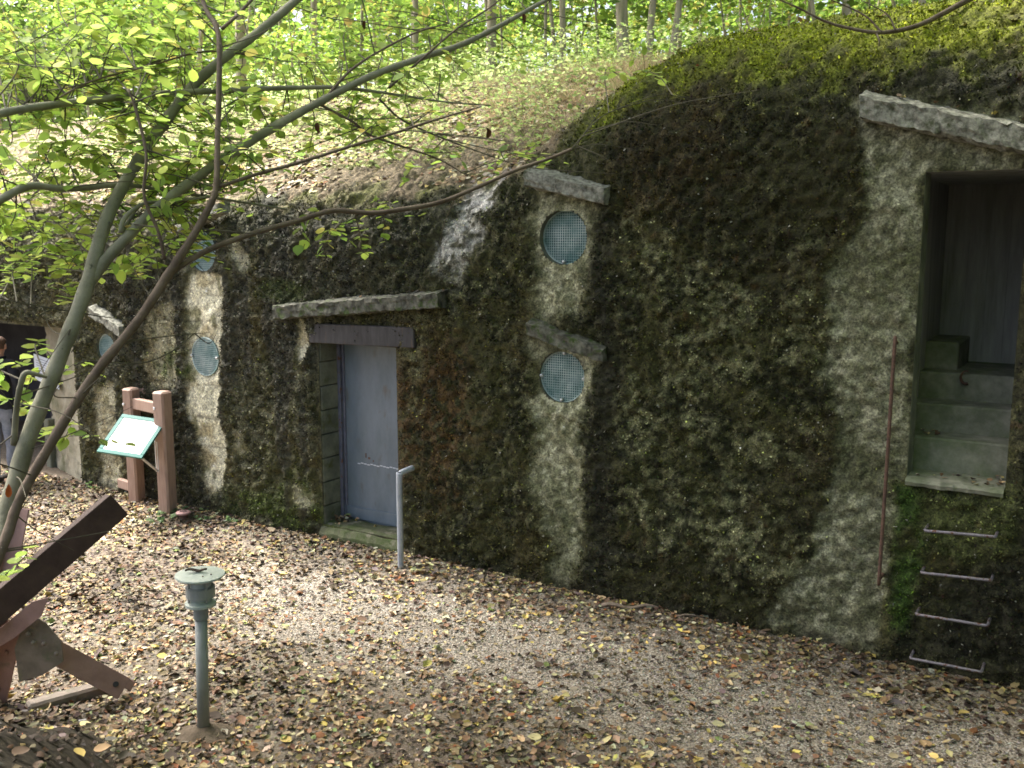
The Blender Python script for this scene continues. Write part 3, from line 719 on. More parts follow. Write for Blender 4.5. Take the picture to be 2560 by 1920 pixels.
Fs = [(i * ml + j, i * ml + j + 1, (i + 1) * ml + j + 1, (i + 1) * ml + j) for i in range(nl) for j in range(ml - 1)]
mk('threshold_edge', V, Fs, M['step'], bunker)
for k_ in (1, 2, 3):
    n1 = stp[k_ + 1][0] + .05 if k_ < 3 else CN + .01
    o = slabbox('step', RS0 - .10, RS1 + .10, stp[k_][0], n1, RZ0 + stp[k_ - 1][1] - .1, RZ0 + stp[k_][1], M['step'], .012)
slabbox('ledge_block', RS0 - .10, RS0 + .13, 1.02, CN + .01, RZ0 + .5, RZ0 + .78, M['step'], .01)
# curled rusty hook on the third riser and the faint mark below
hk = []
for a in np.linspace(70, 290, 12):
    p = sz(2083, 815, .80); hk.append(wp(p[0] + .035 * math.cos(R(a)) + .012, .80, p[1] + .045 * math.sin(R(a))))
MB().tube(hk, np.linspace(.006, .011, 12), 6).build('wall_hook', M['rust'], bunker, smooth=True)

# --- rungs and rail
for (x0, y0, x1, y1, dpt) in ((1997, 1146, 2150, 1160, .15), (1990, 1237, 2141, 1254, .13), (1979, 1327, 2133, 1352, .15), (1966, 1422, 2120, 1452, .17)):
    a = sz(x0, y0, -dpt); b = sz(x1, y1, -dpt)
    pts = [wp(a[0], .06, a[1]), wp(a[0], -dpt + .014, a[1]), wp(a[0] + .004, -dpt + .004, a[1]), wp(a[0] + .014, -dpt, a[1]),
           wp((a[0] + b[0]) / 2, -dpt + .003, (a[1] + b[1]) / 2), wp(b[0] - .014, -dpt, b[1]), wp(b[0] - .004, -dpt + .004, b[1]), wp(b[0], -dpt + .014, b[1]), wp(b[0], .06, b[1])]
    MB().tube(pts, .0095, 8).build('rung', M['worn_iron'], bunker, smooth=True)
a = sz(1933, 740, -.09); b = sz(1899, 1252, -.12)
MB().tube(spline([wp(a[0], .08, a[1] - .01), wp(a[0], -.06, a[1] - .004), wp(a[0], -.09, a[1] - .03), wp((a[0] + b[0]) / 2, -.1, (a[1] + b[1]) / 2), wp(b[0], -.12, b[1] + .03), wp(b[0], -.10, b[1] + .004), wp(b[0], .08, b[1])], 5), .0115, 8).build('grab_rail', M['rust'], bunker, smooth=True)

# --- entrance recess far left: splayed pale wall, dark room, floor step
q0 = wp(LS1 + .02, .02, 0); sp_n = 0.42; sp_l = 1.22
q1 = wp(LS1 - sp_l, sp_n + .02, 0)
V = []; nl, nz_ = 40, 60
for i in range(nl + 1):
    t = i / nl; p = q0 + (q1 - q0) * t
    for j in range(nz_ + 1):
        z = -.1 + (LZ1 + .05 + .1) * j / nz_
        dn = .05 * (fbm(np.array(t * 9), np.array(z * 8), 4, 80) - .5) + .03 * (fbm(np.array(t * 40), np.array(z * 30), 2, 81) - .5)
        V.append(p - EN * float(dn) + EZ * z)
Fs = [(i * (nz_ + 1) + j, (i + 1) * (nz_ + 1) + j, (i + 1) * (nz_ + 1) + j + 1, i * (nz_ + 1) + j + 1) for i in range(nl) for j in range(nz_)]
M['splay'] = pm('pale_splayed_wall', (0.25, 0.235, 0.17), (0.42, 0.39, 0.30), 5, .9, .8, 60, c3=(0.13, 0.14, 0.07), s3=2.5, t3=(.5, .68))
o = mk('splayed_wall', V, Fs, M['splay'], bunker, smooth=True); o['label'] = 'pale splayed wall of the far entrance'
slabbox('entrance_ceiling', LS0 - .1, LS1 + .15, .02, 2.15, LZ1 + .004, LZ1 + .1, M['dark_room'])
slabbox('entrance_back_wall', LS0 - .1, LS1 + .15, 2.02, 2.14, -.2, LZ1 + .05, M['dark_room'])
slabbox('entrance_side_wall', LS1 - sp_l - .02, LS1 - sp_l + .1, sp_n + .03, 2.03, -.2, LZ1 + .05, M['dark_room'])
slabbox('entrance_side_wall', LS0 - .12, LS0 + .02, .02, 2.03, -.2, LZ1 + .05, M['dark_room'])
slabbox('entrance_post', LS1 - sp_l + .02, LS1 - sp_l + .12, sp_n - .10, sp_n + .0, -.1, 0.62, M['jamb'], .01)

# ================================================================== THINGS ON THE PATH
# notice on the splayed wall
d_sp = (q1 - q0); d_sp[2] = 0; d_sp /= np.linalg.norm(d_sp); n_sp = np.cross(d_sp, EZ)
if np.dot(n_sp, -EN) < 0: n_sp = -n_sp
def on_splay(x, y):
    d = ray(x, y); t = np.dot(q0 - CAMP, n_sp) / np.dot(d, n_sp); return CAMP + d * t
nc = (on_splay(82, 768) + on_splay(132, 836)) / 2; nw = abs(np.dot(on_splay(82, 800) - on_splay(132, 800), d_sp)) / 2
nc = nc + n_sp * .035
nt_ = thing('notice_sheet', 'pale blue-white printed notice sheet on the splayed entrance wall', 'notice', nc - EZ * .18)
MB().box(nc, d_sp, n_sp, EZ, nw, .004, .165, .001).build('sheet', M['paper'], nt_)
for i in range(9):
    hw = nw * (.72 if i % 4 else .5)
    MB().box(nc + n_sp * .0052 + EZ * (.125 - .03 * i) - d_sp * (nw * .82 - hw) * -1 * .6, d_sp, n_sp, EZ, hw, .0008, .0042).build('text_line', M['ink'], nt_)

# bent grey pipe post beside the door
pb = gr(866, 1232); pt = at(863, 1022, pb[1])
pp = thing('pipe_post', 'bent grey steel pipe post standing beside the blue-grey door', 'post', pb)
tp = np.array([pb[0], pb[1], pt[2] - .03])
kk = spline([pb - EZ * .1, pb + EZ * .3, tp - EZ * .02, tp + EZ * .015 + EN * .012, tp + EZ * .03 + EN * .05, tp + EZ * .045 + EN * .16 + ES * .02], 5)
MB().tube(kk, .026, 12).build('pipe', M['pipe'], pp, smooth=True)
V, Fs = lathe([(.034, 0), (.034, .02), (.027, .03)], pb - EZ * .0, 12); mk('ground_collar', V, Fs, M['jamb'], pp)

# information board
ib = gr(330, 1110)
board_ = thing('information_board', 'information panel white with painted-in sky glare in teal frame on two brown posts beside the wall', 'sign', ib)
def post_at(x, yb, yt, half, rot):
    b = gr(x, yb); t = at(x, yt, b[1]); h = t[2]
    ax = np.array([math.cos(rot), math.sin(rot), 0]); ay = np.array([-ax[1], ax[0], 0])
    m_ = MB().box(b + EZ * (h / 2 - .1), ax, ay, EZ, half, half, h / 2 + .1, .018)
    o = m_.build('post', M['post_wood'], board_); return b, h, ax, ay, o
rot = math.atan2(ES[1], ES[0]) + R(-4)
pl, hl, ax, ay, _ = post_at(297, 1088, 838, .068, rot + R(12))
pr_, hr, _, _, _ = post_at(364, 1112, 845, .072, rot + R(12))
dv = pr_ - pl; dl = np.linalg.norm(dv); dv = dv / dl; dn = np.cross(dv, EZ)
zt_ = hl
MB().box((pl + pr_) / 2 + EZ * (zt_ - .155) + dn * .0, dv, dn, EZ, dl / 2 - .055, .03, .058, .006).build('rail', M['post_wood'], board_)
lowc = pl - dv * .20 + EZ * .17
MB().box(lowc, dv, dn, EZ, .17, .028, .05, .006).build('rail', M['post_wood'], board_)
pl2 = pl + EN * .17 + ES * .03
MB().box(pl2 + EZ * (hl / 2 - .1), ax, ay, EZ, .055, .055, hl / 2 + .09, .014).build('post', M['post_wood'], board_)
for (p_, h_) in ((pl, hl), (pr_, hr)):
    V, Fs = lathe([(.016, 0), (.016, .012), (.008, .016)], p_ + dn * .073 - dv * .02 + EZ * (h_ - .17), 10, dn, dv)
    mk('bolt', V, Fs, M['bolt'], board_)
# panel: corners placed as a tilted rectangle
pc = (pl + pr_) / 2
YB = pc[1] - .12
TL = at(265, 895, YB - .02); TR = at(360, 909, YB - .10); 
exp_ = TR - TL; wpn = np.linalg.norm(exp_); exp_ /= wpn
BL = at(209, 976, YB - .36)
eyp = BL - TL; eyp -= exp_ * np.dot(eyp, exp_) * 0.0; lpn = np.linalg.norm(eyp); eyp /= lpn
nzp = np.cross(exp_, eyp); nzp /= np.linalg.norm(nzp)
if nzp[2] < 0: nzp = -nzp
cpn = TL + exp_ * wpn / 2 + eyp * lpn / 2
MB().box(cpn, exp_, eyp, nzp, wpn / 2 - .04, lpn / 2 - .04, .007).build('panel', M['panel'], board_)
for (c_, a_, h1, h2) in ((cpn + eyp * (lpn / 2 - .021), exp_, wpn / 2, .021), (cpn - eyp * (lpn / 2 - .021), exp_, wpn / 2, .021)):
    MB().box(c_, exp_, eyp, nzp, h1, h2, .011, .002).build('frame', M['teal'], board_)
for c_ in (cpn + exp_ * (wpn / 2 - .021), cpn - exp_ * (wpn / 2 - .021)):
    MB().box(c_, exp_, eyp, nzp, .021, lpn / 2 - .044, .0105, .002).build('frame', M['teal'], board_)
bt = pr_ + dn * .075 - dv * .03
MB().box(bt + EZ * .62, dv, dn, EZ, .028, .005, .16, .002).build('bracket', M['bracket'], board_)
armv = (cpn + eyp * lpn * .38 + exp_ * wpn * .3 - nzp * .02) - (bt + EZ * .47); al = np.linalg.norm(armv); armv /= al
an_ = np.cross(armv, EZ); an_ /= np.linalg.norm(an_)
MB().box(bt + EZ * .47 + armv * al / 2, armv, an_, np.cross(an_, armv), al / 2, .022, .005, .002).build('bracket', M['bracket'], board_)

# grey-green vent pipe in the foreground
vb_ = gr(440, 1580); vt = at(432, 1240, vb_[1] + .0); H = vt[2]
vpp = thing('vent_pipe', 'grey-green plastic vent pipe with round flat cap in the leafy foreground', 'pipe', vb_)
lean = np.array([vt[0] - vb_[0], 0, H]); lean /= np.linalg.norm(lean)
def lz(prof_, name, m, n=28):
    V, Fs = lathe(prof_, vb_, n, lean, np.cross([0, 1.0, 0], lean) / np.linalg.norm(np.cross([0, 1.0, 0], lean))); return mk(name, V, Fs, m, vpp, smooth=False)
o = lz([(.035, -.1), (.034, H - .25)], 'pipe', M['vent_pipe']); o.data.polygons.foreach_set('use_smooth', [len(p.vertices) == 4 for p in o.data.polygons])
lz([(.040, H - .262), (.042, H - .258), (.042, H - .185)], 'socket', M['vent_pipe'])
lz([(.050, H - .190), (.086, H - .180), (.086, H - .165), (.060, H - .160)], 'lower_flange', M['vent_cap'])
lz([(.058, H - .165), (.058, H - .02)], 'inner_pipe', M['vent_cap'])
lz([(.060, H - .132), (.080, H - .130), (.081, H - .072), (.060, H - .068)], 'ring', M['vent_pipe'])
lz([(.02, H - .026), (.126, H - .016), (.137, H - .008), (.135, H + .001), (.06, H + .010), (.002, H + .012)], 'cap', M['vent_cap'])
for i in range(4):
    a = R(45 + 90 * i); c_ = vb_ + np.array([math.cos(a), math.sin(a), 0]) * .070
    MB().box(c_ + lean * (H - .09), (math.cos(a), math.sin(a), 0), (-math.sin(a), math.cos(a), 0), lean, .005, .006, .062).build('strut', M['vent_pipe'], vpp)
for (a, rr) in ((-60, .07), (-20, .075), (100, .07)):
    V, Fs = lathe([(.005, 0), (.005, .006), (.002, .008)], vb_ + lean * (H + .004) + np.array([math.cos(R(a)) * rr, math.sin(R(a)) * rr, 0]), 8); mk('screw', V, Fs, M['rust'], vpp)
# curled dark leaf lying on the cap
lf = vb_ + lean * (H + .012)
V = []; 
for i in range(9):
    t = i / 8 - .5
    for j, q in enumerate((-1, 0, 1)):
        V.append(lf + np.array([t * .12 - .02, -.005 + q * .016 * math.cos(t * 2.8) + .01 * t, .006 + .012 * abs(q) + .006 * math.sin(i)]))
Fs = [(i * 3 + j, (i + 1) * 3 + j, (i + 1) * 3 + j + 1, i * 3 + j + 1) for i in range(8) for j in range(2)]
M['dry'] = pm('dry_brown_leaf', (0.05, 0.035, 0.028), (0.11, 0.08, 0.06), 40, .8)
o = mk('dry_leaf', V, Fs, M['dry'], None, lf); tag(o, 'curled dark brown leaf lying on the vent pipe cap', 'leaf')
# heap of sand round the foot
V = []; Fs = []; nr, na_ = 7, 24
for i in range(nr):
    for j in range(na_):
        a = 2 * math.pi * j / na_; rr = .035 + .12 * i / (nr - 1) * (1 + .25 * math.sin(a * 2 + 1) + .1 * math.sin(a * 5))
        V.append(vb_ + np.array([rr * math.cos(a) * 1.1, rr * math.sin(a), .045 * (1 - i / (nr - 1)) ** 1.6 - .006 + .008 * (vn(a * 2 + i, i * 1.3) - .5)]))
Fs = [(i * na_ + j, i * na_ + (j + 1) % na_, (i + 1) * na_ + (j + 1) % na_, (i + 1) * na_ + j)[::-1] for i in range(nr - 1) for j in range(na_)]
M['sand'] = pm('sandy_soil', (0.085, 0.066, 0.045), (0.16, 0.125, 0.088), 30, .95, .7, 70)
o = mk('sand_heap', V, Fs, M['sand'], None, vb_, smooth=True); tag(o, 'small heap of sandy soil round the vent pipe foot', 'soil')

# small pink drain cap by the board
kb = gr(397, 1125); kp = thing('drain_cap', 'faded pink perforated cap on short stub beside the brown posts', 'cap', kb)
V, Fs = lathe([(.045, -.05), (.045, .07)], kb, 16); mk('stub', V, Fs, M['rust'], kp)
V, Fs = lathe([(.05, .065), (.072, .078), (.072, .09), (.06, .098), (.002, .10)], kb, 24); cp = mk('lid', V, Fs, M['pink'], kp)
for i in range(5): MB().box(kb + np.array([-.03 + .015 * i, 0, .0995]), (1, 0, 0), (0, 1, 0), EZ, .0035, .022, .0015).build('slot', M['dark_room'], cp)

# steel anti-tank obstacle, bottom left
hg = thing('tank_obstacle', 'riveted red-brown steel anti-tank obstacle leaning on crossed beams in the leaves', 'obstacle', gr(70, 1500))
def angle_beam(p0, p1, w1, w2, n1, m, parent, name='beam', th=.011, label=None):
    """L-section: flange 1 lies across n1 direction, flange 2 stands along normal"""
    p0 = np.array(p0); p1 = np.array(p1); d = p1 - p0; L = np.linalg.norm(d); d /= L
    n1 = np.array(n1, float); n1 -= d * np.dot(n1, d); n1 /= np.linalg.norm(n1); n2 = np.cross(d, n1)
    c = (p0 + p1) / 2
    b = MB().box(c, d, n1, n2, L / 2, w1 / 2, th / 2, .002)
    b.box(c - n1 * (w1 / 2 - th / 2) + n2 * (w2 / 2), d, n1, n2, L / 2 - .001, th / 2, w2 / 2 - th / 2 - .0005, .002)
    o = b.build(name, m, parent)
    if label: o['label'] = label
    return d, n1, n2, o
def rivet(p, n, parent=hg, m=None):
    n = np.array(n, float) / np.linalg.norm(n); u = np.cross(n, (0.3, .2, 1)); u /= np.linalg.norm(u)
    V, Fs = lathe([(.015, 0), (.014, .007), (.009, .012), (.002, .014)], p, 8, n, u); mk('rivet', V, Fs, m or M['hedge'], parent, smooth=True)
view = np.array([.35, -.85, .4])
B0 = at(-70, 1372, 5.15); B1 = at(258, 1090, 5.75)
d1, a1, c1, _ = angle_beam(B0, B1, .165, .13, (.3, .0, -1), M['hedge_shaded'], hg, label='long red-brown beam coloured as its shaded side, rising to the right')
if True:
    n_face = np.cross(d1, a1); n_face = n_face if n_face[1] < 0 else -n_face
# light upper beam behind
angle_beam(at(46, 1098, 5.65), at(2, 1330, 5.45), .11, .06, (1, -.2, 0), M['hedge'], hg, label='red-brown beam standing up behind the long beam')
slp = at(44, 1180, 5.6)
# leg to the right
L0 = at(70, 1382, 5.42); L1 = gr(268, 1488, .06)
d3, a3, c3_, _ = angle_beam(L0, L1, .135, .1, (0, -.5, -1), M['hedge'], hg, label='red-brown foot beam lying out to the right')
n3 = np.cross(d3, a3); n3 = n3 if n3[1] < 0 else -n3
V, Fs = lathe([(.017, -.004), (.017, .0135)], L1 - d3 * .06 + n3 * 0, 12, n3, a3); mk('bolt_hole', V, Fs, M['dark_room'], hg)
MB().box(L1 + d3 * .02 + a3 * -.035, d3, a3, n3, .022, .03, .006, .004).build('lug', M['hedge'], hg)
# standing leg
S0 = at(30, 1345, 5.38); S1 = gr(-8, 1520, .0)
d4, a4, c4, _ = angle_beam(S0, S1, .125, .09, (1, -.2, 0), M['hedge'], hg, label='red-brown leg standing at the picture edge')
n4 = np.cross(d4, a4); n4 = n4 if n4[1] < 0 else -n4
for t in (.35, .8): rivet(S0 + (S1 - S0) * t + n4 * .006, n4)
# gusset plate
G = [at(x, y, 5.36 + .0004 * (x - 60)) for x, y in ((60, 1322), (98, 1345), (132, 1384), (137, 1428), (92, 1458), (42, 1472), (32, 1400))]
gn = np.cross(G[1] - G[0], G[3] - G[0]); gn /= np.linalg.norm(gn); gn = gn if gn[1] < 0 else -gn
V = [g + gn * .006 for g in G] + [g - gn * .006 for g in G]; n7 = len(G)
Fs = [tuple(range(n7)), tuple(range(n7, 2 * n7))[::-1]] + [(i, (i + 1) % n7, (i + 1) % n7 + n7, i + n7)[::-1] for i in range(n7)]
gp = mk('gusset_plate', V, Fs, M['gusset'], hg)
for (x, y) in ((73, 1388), (95, 1390), (62, 1370), (122, 1412)): rivet(at(x, y, 5.34), gn, gp, M['gusset'])
G2 = [at(x, y, 5.40) for x, y in ((-10, 1290), (38, 1268), (70, 1272), (50, 1300), (0, 1350))]
V = [g + gn * .005 for g in G2] + [g - gn * .005 for g in G2]; n7 = len(G2)
Fs = [tuple(range(n7)), tuple(range(n7, 2 * n7))[::-1]] + [(i, (i + 1) % n7, (i + 1) % n7 + n7, i + n7)[::-1] for i in range(n7)]
gp2 = mk('gusset_plate', V, Fs, M['hedge'], hg); rivet(at(38, 1290, 5.38), gn, gp2)
G3 = [at(x, y, 5.30) for x, y in ((-40, 1390), (70, 1300), (105, 1290), (90, 1330), (30, 1378), (-40, 1420))]
V = [g + gn * .005 for g in G3] + [g - gn * .005 for g in G3]; n7 = len(G3)
Fs = [tuple(range(n7)), tuple(range(n7, 2 * n7))[::-1]] + [(i, (i + 1) % n7, (i + 1) % n7 + n7, i + n7)[::-1] for i in range(n7)]
mk('gusset_plate', V, Fs, M['hedge'], hg)
# concrete ground beam under the foot
gb0 = gr(60, 1540); gb1 = gr(232, 1492); dd = gb1 - gb0; dl_ = np.linalg.norm(dd); dd /= dl_
o = MB().box((gb0 + gb1) / 2 + EZ * .015, dd, np.cross(EZ, dd), EZ, dl_ / 2, .05, .05, .015).build('ground_beam', M['gusset'], None, gb0)
tag(o, 'weathered low beam half sunk in soil under the red-brown foot beam', 'beam')

# ================================================================== PERSON in the far entrance
pf = gr(14, 1046)
def person():
    root = thing('person', 'person seen from behind in dark jacket and grey jeans at the far entrance', 'person', pf)
    h = 1.70
    V = []; E = []; Rr = []
    def v(x, y, z, rx, ry=None):
        V.append((x, y, z)); Rr.append((rx, ry or rx)); return len(V) - 1
    def chain(a, *pts):
        for p in pts:
            b = v(*p); E.append((a, b)); a = b
        return a
    pel = v(0, 0, .95, .155, .125)
    w_ = chain(pel, (0, .01, 1.08, .15, .11), (0, .02, 1.25, .165, .12), (0, .015, 1.38, .15, .105))
    nk = chain(w_, (0, .02, 1.46, .075, .07), (0, .035, 1.52, .055, .055))
    chain(nk, (0, .045, 1.575, .078, .085), (0, .05, 1.635, .08, .095), (0, .045, 1.675, .06, .07))
    for sx in (-1, 1):
        sh = chain(w_, (sx * .15, .015, 1.40, .075, .07))
        chain(sh, (sx * .215, .0, 1.28, .062, .06), (sx * .245, -.01, 1.14, .052, .05), (sx * .24, .06, 1.03, .045, .043), (sx * .20, .16, .97, .034, .03))
        hp = chain(pel, (sx * .085, 0, .86, .105, .11))
        chain(hp, (sx * .10, .005, .68, .088, .09), (sx * .105, .01, .50, .066, .07), (sx * .108, -.015, .34, .06, .065), (sx * .11, -.015, .16, .05, .052), (sx * .112, -.01, .07, .047, .05))
    me = bpy.data.meshes.new('body'); me.from_pydata(V, E, []); tmp = bpy.data.objects.new('body_tmp', me); C.objects.link(tmp)
    md = tmp.modifiers.new('skin', 'SKIN'); md.use_smooth_shade = True
    for i, sv_ in enumerate(me.skin_vertices[0].data):
        sv_.radius = Rr[i]; sv_.use_root = (i == 0)
    sb = tmp.modifiers.new('sub', 'SUBSURF'); sb.levels = 2; sb.render_levels = 2
    dg = bpy.context.evaluated_depsgraph_get()
    bm_ = bpy.data.meshes.new_from_object(tmp.evaluated_get(dg)); bm_.name = 'body'
    bpy.data.objects.remove(tmp)
    bm_.materials.clear()
    for m_ in ('jacket', 'jeans', 'skin'): bm_.materials.append(M[m_])
    for p in bm_.polygons:
        c = p.center
        arm = abs(c.x) > .15 and c.z < 1.3
        p.material_index = 1 if (c.z < .90 and not (abs(c.x) > .165)) else (2 if (c.z > 1.475 or (arm and c.y > .145)) else 0); p.use_smooth = True
    for v_ in bm_.vertices:                           # creases in the cloth, jacket hem
        q = float(fbm(np.array(v_.co.x * 9), np.array(v_.co.z * 7 + v_.co.y * 5), 3, 33)) - .5
        if v_.co.z < 1.45: v_.co += v_.normal * q * .025
        if .88 < v_.co.z < 1.0 and abs(v_.co.x) < .17: v_.co += v_.normal * .018
    bo = bpy.data.objects.new('body', bm_); C.objects.link(bo); bo.parent = root; OFF['body'] = tuple(pf)
    # hair cap, ears, nose, collar, shoes, hands
    V2 = []; F2 = []; n1, n2 = 10, 20
    for i in range(n1):
        th = math.pi * .62 * i / (n1 - 1)
        for j in range(n2):
            a = 2 * math.pi * j / n2; k_ = 1 + .03 * math.sin(a * 7 + i * 2)
            low = 1 if math.sin(a) < .25 else .55                       # longer at the back (-y)
            t2 = th * low
            V2.append((math.sin(t2) * math.cos(a) * .090 * k_, .047 + math.sin(t2) * math.sin(a) * .108 * k_, 1.615 + math.cos(t2) * .105))
    F2 = [(i * n2 + j, (i + 1) * n2 + j, (i + 1) * n2 + (j + 1) % n2, i * n2 + (j + 1) % n2) for i in range(n1 - 1) for j in range(n2)]
    mk('hair', np.array(V2) + pf, F2, M['hair'], root, smooth=True)
    for sx in (-1, 1):
        e = MB(); e.box(pf + np.array([sx * .084, .05, 1.60]), (1, 0, 0), (0, 1, 0), EZ, .010, .018, .03, .008); e.build('ear', M['skin'], root, smooth=True)
        e = MB(); e.box(pf + np.array([sx * .03, .128, 1.622]), (1, 0, 0), (0, 1, 0), EZ, .011, .006, .006, .004); e.build('eye', M['paper'], root)
        sm_ = MB(); sm_.box(pf + np.array([sx * .113, .045, .04]), (1, 0, 0), (0, 1, 0), EZ, .046, .13, .042, .025); sm_.build('shoe', M['shoe'], root, smooth=True)
        hd = MB(); wr = pf + np.array([sx * .20, .16, .97])
        hd.tube(spline([wr, wr + [-sx * .005, .04, -.015], wr + [-sx * .01, .085, -.03]], 4), [.026, .03, .034, .036, .037, .038, .037, .034, .03], 10)
        for q in range(4):
            o_ = np.array([(q - 1.5) * .017, 0, 0]); p0 = wr + [-sx * .01, .085, -.03] + o_; ln = (.065, .078, .074, .058)[q]
            hd.tube(spline([p0, p0 + [0, ln * .5, -.012], p0 + [0, ln * .85, -.04], p0 + [0, ln * .9, -.06]], 3), .0085, 7)
        p0 = wr + [-sx * .03, .04, -.015]
        hd.tube(spline([p0, p0 + [-sx * .02, .025, -.01], p0 + [-sx * .025, .06, -.02]], 3), .0095, 7)
        hd.build('hand', M['skin'], root, smooth=True)
    nb_ = MB(); nb_.box(pf + np.array([0, .142, 1.60]), (1, 0, 0), (0, 1, 0), EZ, .011, .016, .02, .008); nb_.build('nose', M['skin'], root, smooth=True)
    mo = MB(); mo.box(pf + np.array([0, .130, 1.562]), (1, 0, 0), (0, 1, 0), EZ, .022, .006, .005, .003); mo.build('mouth', M['pink'], root)
    V, Fs = tube([pf + np.array([.072 * math.cos(a), .03 + .068 * math.sin(a), 1.475]) for a in np.linspace(0, 2 * math.pi, 22)], .018, 8); mk('collar', V, Fs, M['jacket'], root, smooth=True)
    root.rotation_euler = (0, 0, R(-8))
    return root
person()

# ================================================================== LEAF GEOMETRY
LEAF_T = np.array([(0, 0, 0), (.10, .24, .03), (.34, .40, .05), (.66, .33, .05), (.88, .13, .02), (1, 0, -.03),
                   (.88, -.13, .02), (.66, -.33, .05), (.34, -.40, .05), (.10, -.24, .03), (.35, 0, -.01), (.7, 0, -.01)], float)
LEAF_F = np.array([(0, 10, 1), (1, 10, 2), (2, 10, 11), (2, 11, 3), (3, 11, 4), (4, 11, 5), (0, 9, 10), (9, 8, 10), (8, 11, 10), (8, 7, 11), (7, 6, 11), (6, 5, 11)])
LIT_T = np.array([(0, 0, 0), (.28, .33, .10), (.72, .26, .06), (1, 0, .08), (.72, -.26, .06), (.28, -.33, .10), (.5, 0, -.02)], float)
LIT_F = np.array([(0, 6, 1), (1, 6, 2), (2, 6, 3), (0, 5, 6), (5, 4, 6), (4, 3, 6)])
QD_T = np.array([(0, 0, 0), (.5, .36, .05), (1, 0, -.04), (.5, -.36, .05)], float); QD_F = np.array([(0, 2, 1), (0, 3, 2)])
def scatter(P, D, N, size, tmpl, faces, curl=None):
    """copies of a leaf template: base point P, tip direction D, normal N, length size -> V, F"""
    n = len(P); D = D / (np.linalg.norm(D, axis=1)[:, None] + 1e-9)
    N = N - D * np.sum(N * D, 1)[:, None]; N /= np.linalg.norm(N, axis=1)[:, None] + 1e-9
    B = np.cross(N, D); size = np.broadcast_to(size, (n,))[:, None, None]
    T = np.broadcast_to(tmpl, (n,) + tmpl.shape).copy()
    if curl is not None: T[:, :, 2] = T[:, :, 2] * curl[:, None]
    V = P[:, None, :] + size * (T[:, :, :1] * D[:, None, :] + T[:, :, 1:2] * B[:, None, :] + T[:, :, 2:] * N[:, None, :])
    m = len(tmpl)
    Fs = (faces[None] + (np.arange(n) * m)[:, None, None]).reshape(-1, 3)
    return V.reshape(-1, 3), Fs
def pal(n, cols, wts, jit=.18):
    c = np.array(cols)[rng.choice(len(cols), n, p=np.array(wts) / sum(wts))]
    return np.clip(c * rng.uniform(1 - jit, 1 + jit, (n, 1)) * rng.uniform(1 - jit * .4, 1 + jit * .4, (n, 3)), .004, 1)

# ================================================================== FALLEN LEAVES AND GRAVEL
LCOL0 = [(.20, .115, .06), (.13, .08, .052), (.30, .20, .11), (.40, .29, .16), (.50, .36, .10), (.48, .40, .20), (.085, .055, .042), (.24, .085, .03), (.22, .24, .08), (.16, .12, .105), (.40, .34, .26)]
LCOL = [tuple((np.array(c) * .9 + np.mean(c) * .1) * [.95, 1.02, .95]) for c in LCOL0]
LW = [5, 5, 4, 3, 1.6, 1.6, 4, 1.0, .7, 3, 2]
def litter_points(n, xr, yr, dens):
    X = rng.uniform(*xr, n * 3); Y = rng.uniform(*yr, n * 3); s, nn_ = sn(X, Y)
    k = dens(X, Y, s, nn_) > rng.random(n * 3)
    X, Y = X[k][:n], Y[k][:n]; return X, Y
gp0 = gr(1450, 1400)
def dens_path(X, Y, s, n):
    g = gravel_mask(X, Y)
    sx = (X / np.maximum(Y, .1)) * F
    inview = (np.abs(sx) < 1500)
    patch = ss(.3, .6, fbm(X * 1.9, Y * 1.9, 4, 120))
    d = (1 - .70 * g) * (.46 + .54 * patch)
    bank = ss(.1, .4, gz(X, Y)) * .72
    nearwall = np.exp(-((n + .12) / .22) ** 2)
    return np.where((n < -.03) & inview, np.clip(d * (1 - bank) + .45 * nearwall, 0, 1), 0)
X, Y = litter_points(72000, (-8, 4.6), (3.4, 14), dens_path); n = len(X)
def ground_leaves(X, Y, sz_rng, zoff=.004, zfun=gz):
    n = len(X); Z = zfun(X, Y) + zoff + rng.random(n) * .016
    a = rng.uniform(0, 2 * math.pi, n); D = np.stack([np.cos(a), np.sin(a), rng.normal(0, .16, n)], 1)
    N = np.stack([rng.normal(0, .36, n), rng.normal(0, .36, n), np.ones(n)], 1)
    L = np.clip(np.exp(rng.normal(math.log((sz_rng[0] + sz_rng[1]) / 2 * .92), .36, n)), .014, .082)
    P = np.stack([X, Y, Z], 1)
    return P, D, N, L
P, D, N, L = ground_leaves(X, Y, (.022, .052))
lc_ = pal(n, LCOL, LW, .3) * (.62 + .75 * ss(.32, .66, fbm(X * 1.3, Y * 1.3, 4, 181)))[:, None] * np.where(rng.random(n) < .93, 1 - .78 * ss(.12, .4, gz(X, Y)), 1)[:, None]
wet = ss(5.9, 5.1, Y)[:, None] * .0
big = np.argsort(-(L / np.maximum(Y, 1)))[:300]
rest = np.setdiff1d(np.arange(n), big)
V, Fs = scatter(P[rest], D[rest], N[rest], L[rest], LIT_T, LIT_F, rng.uniform(-3.2, 4.2, len(rest)))
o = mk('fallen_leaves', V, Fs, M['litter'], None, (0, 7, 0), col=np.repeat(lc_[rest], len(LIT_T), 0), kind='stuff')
tag(o, 'brown and yellow fallen leaves covering the gravel path', 'leaf litter')
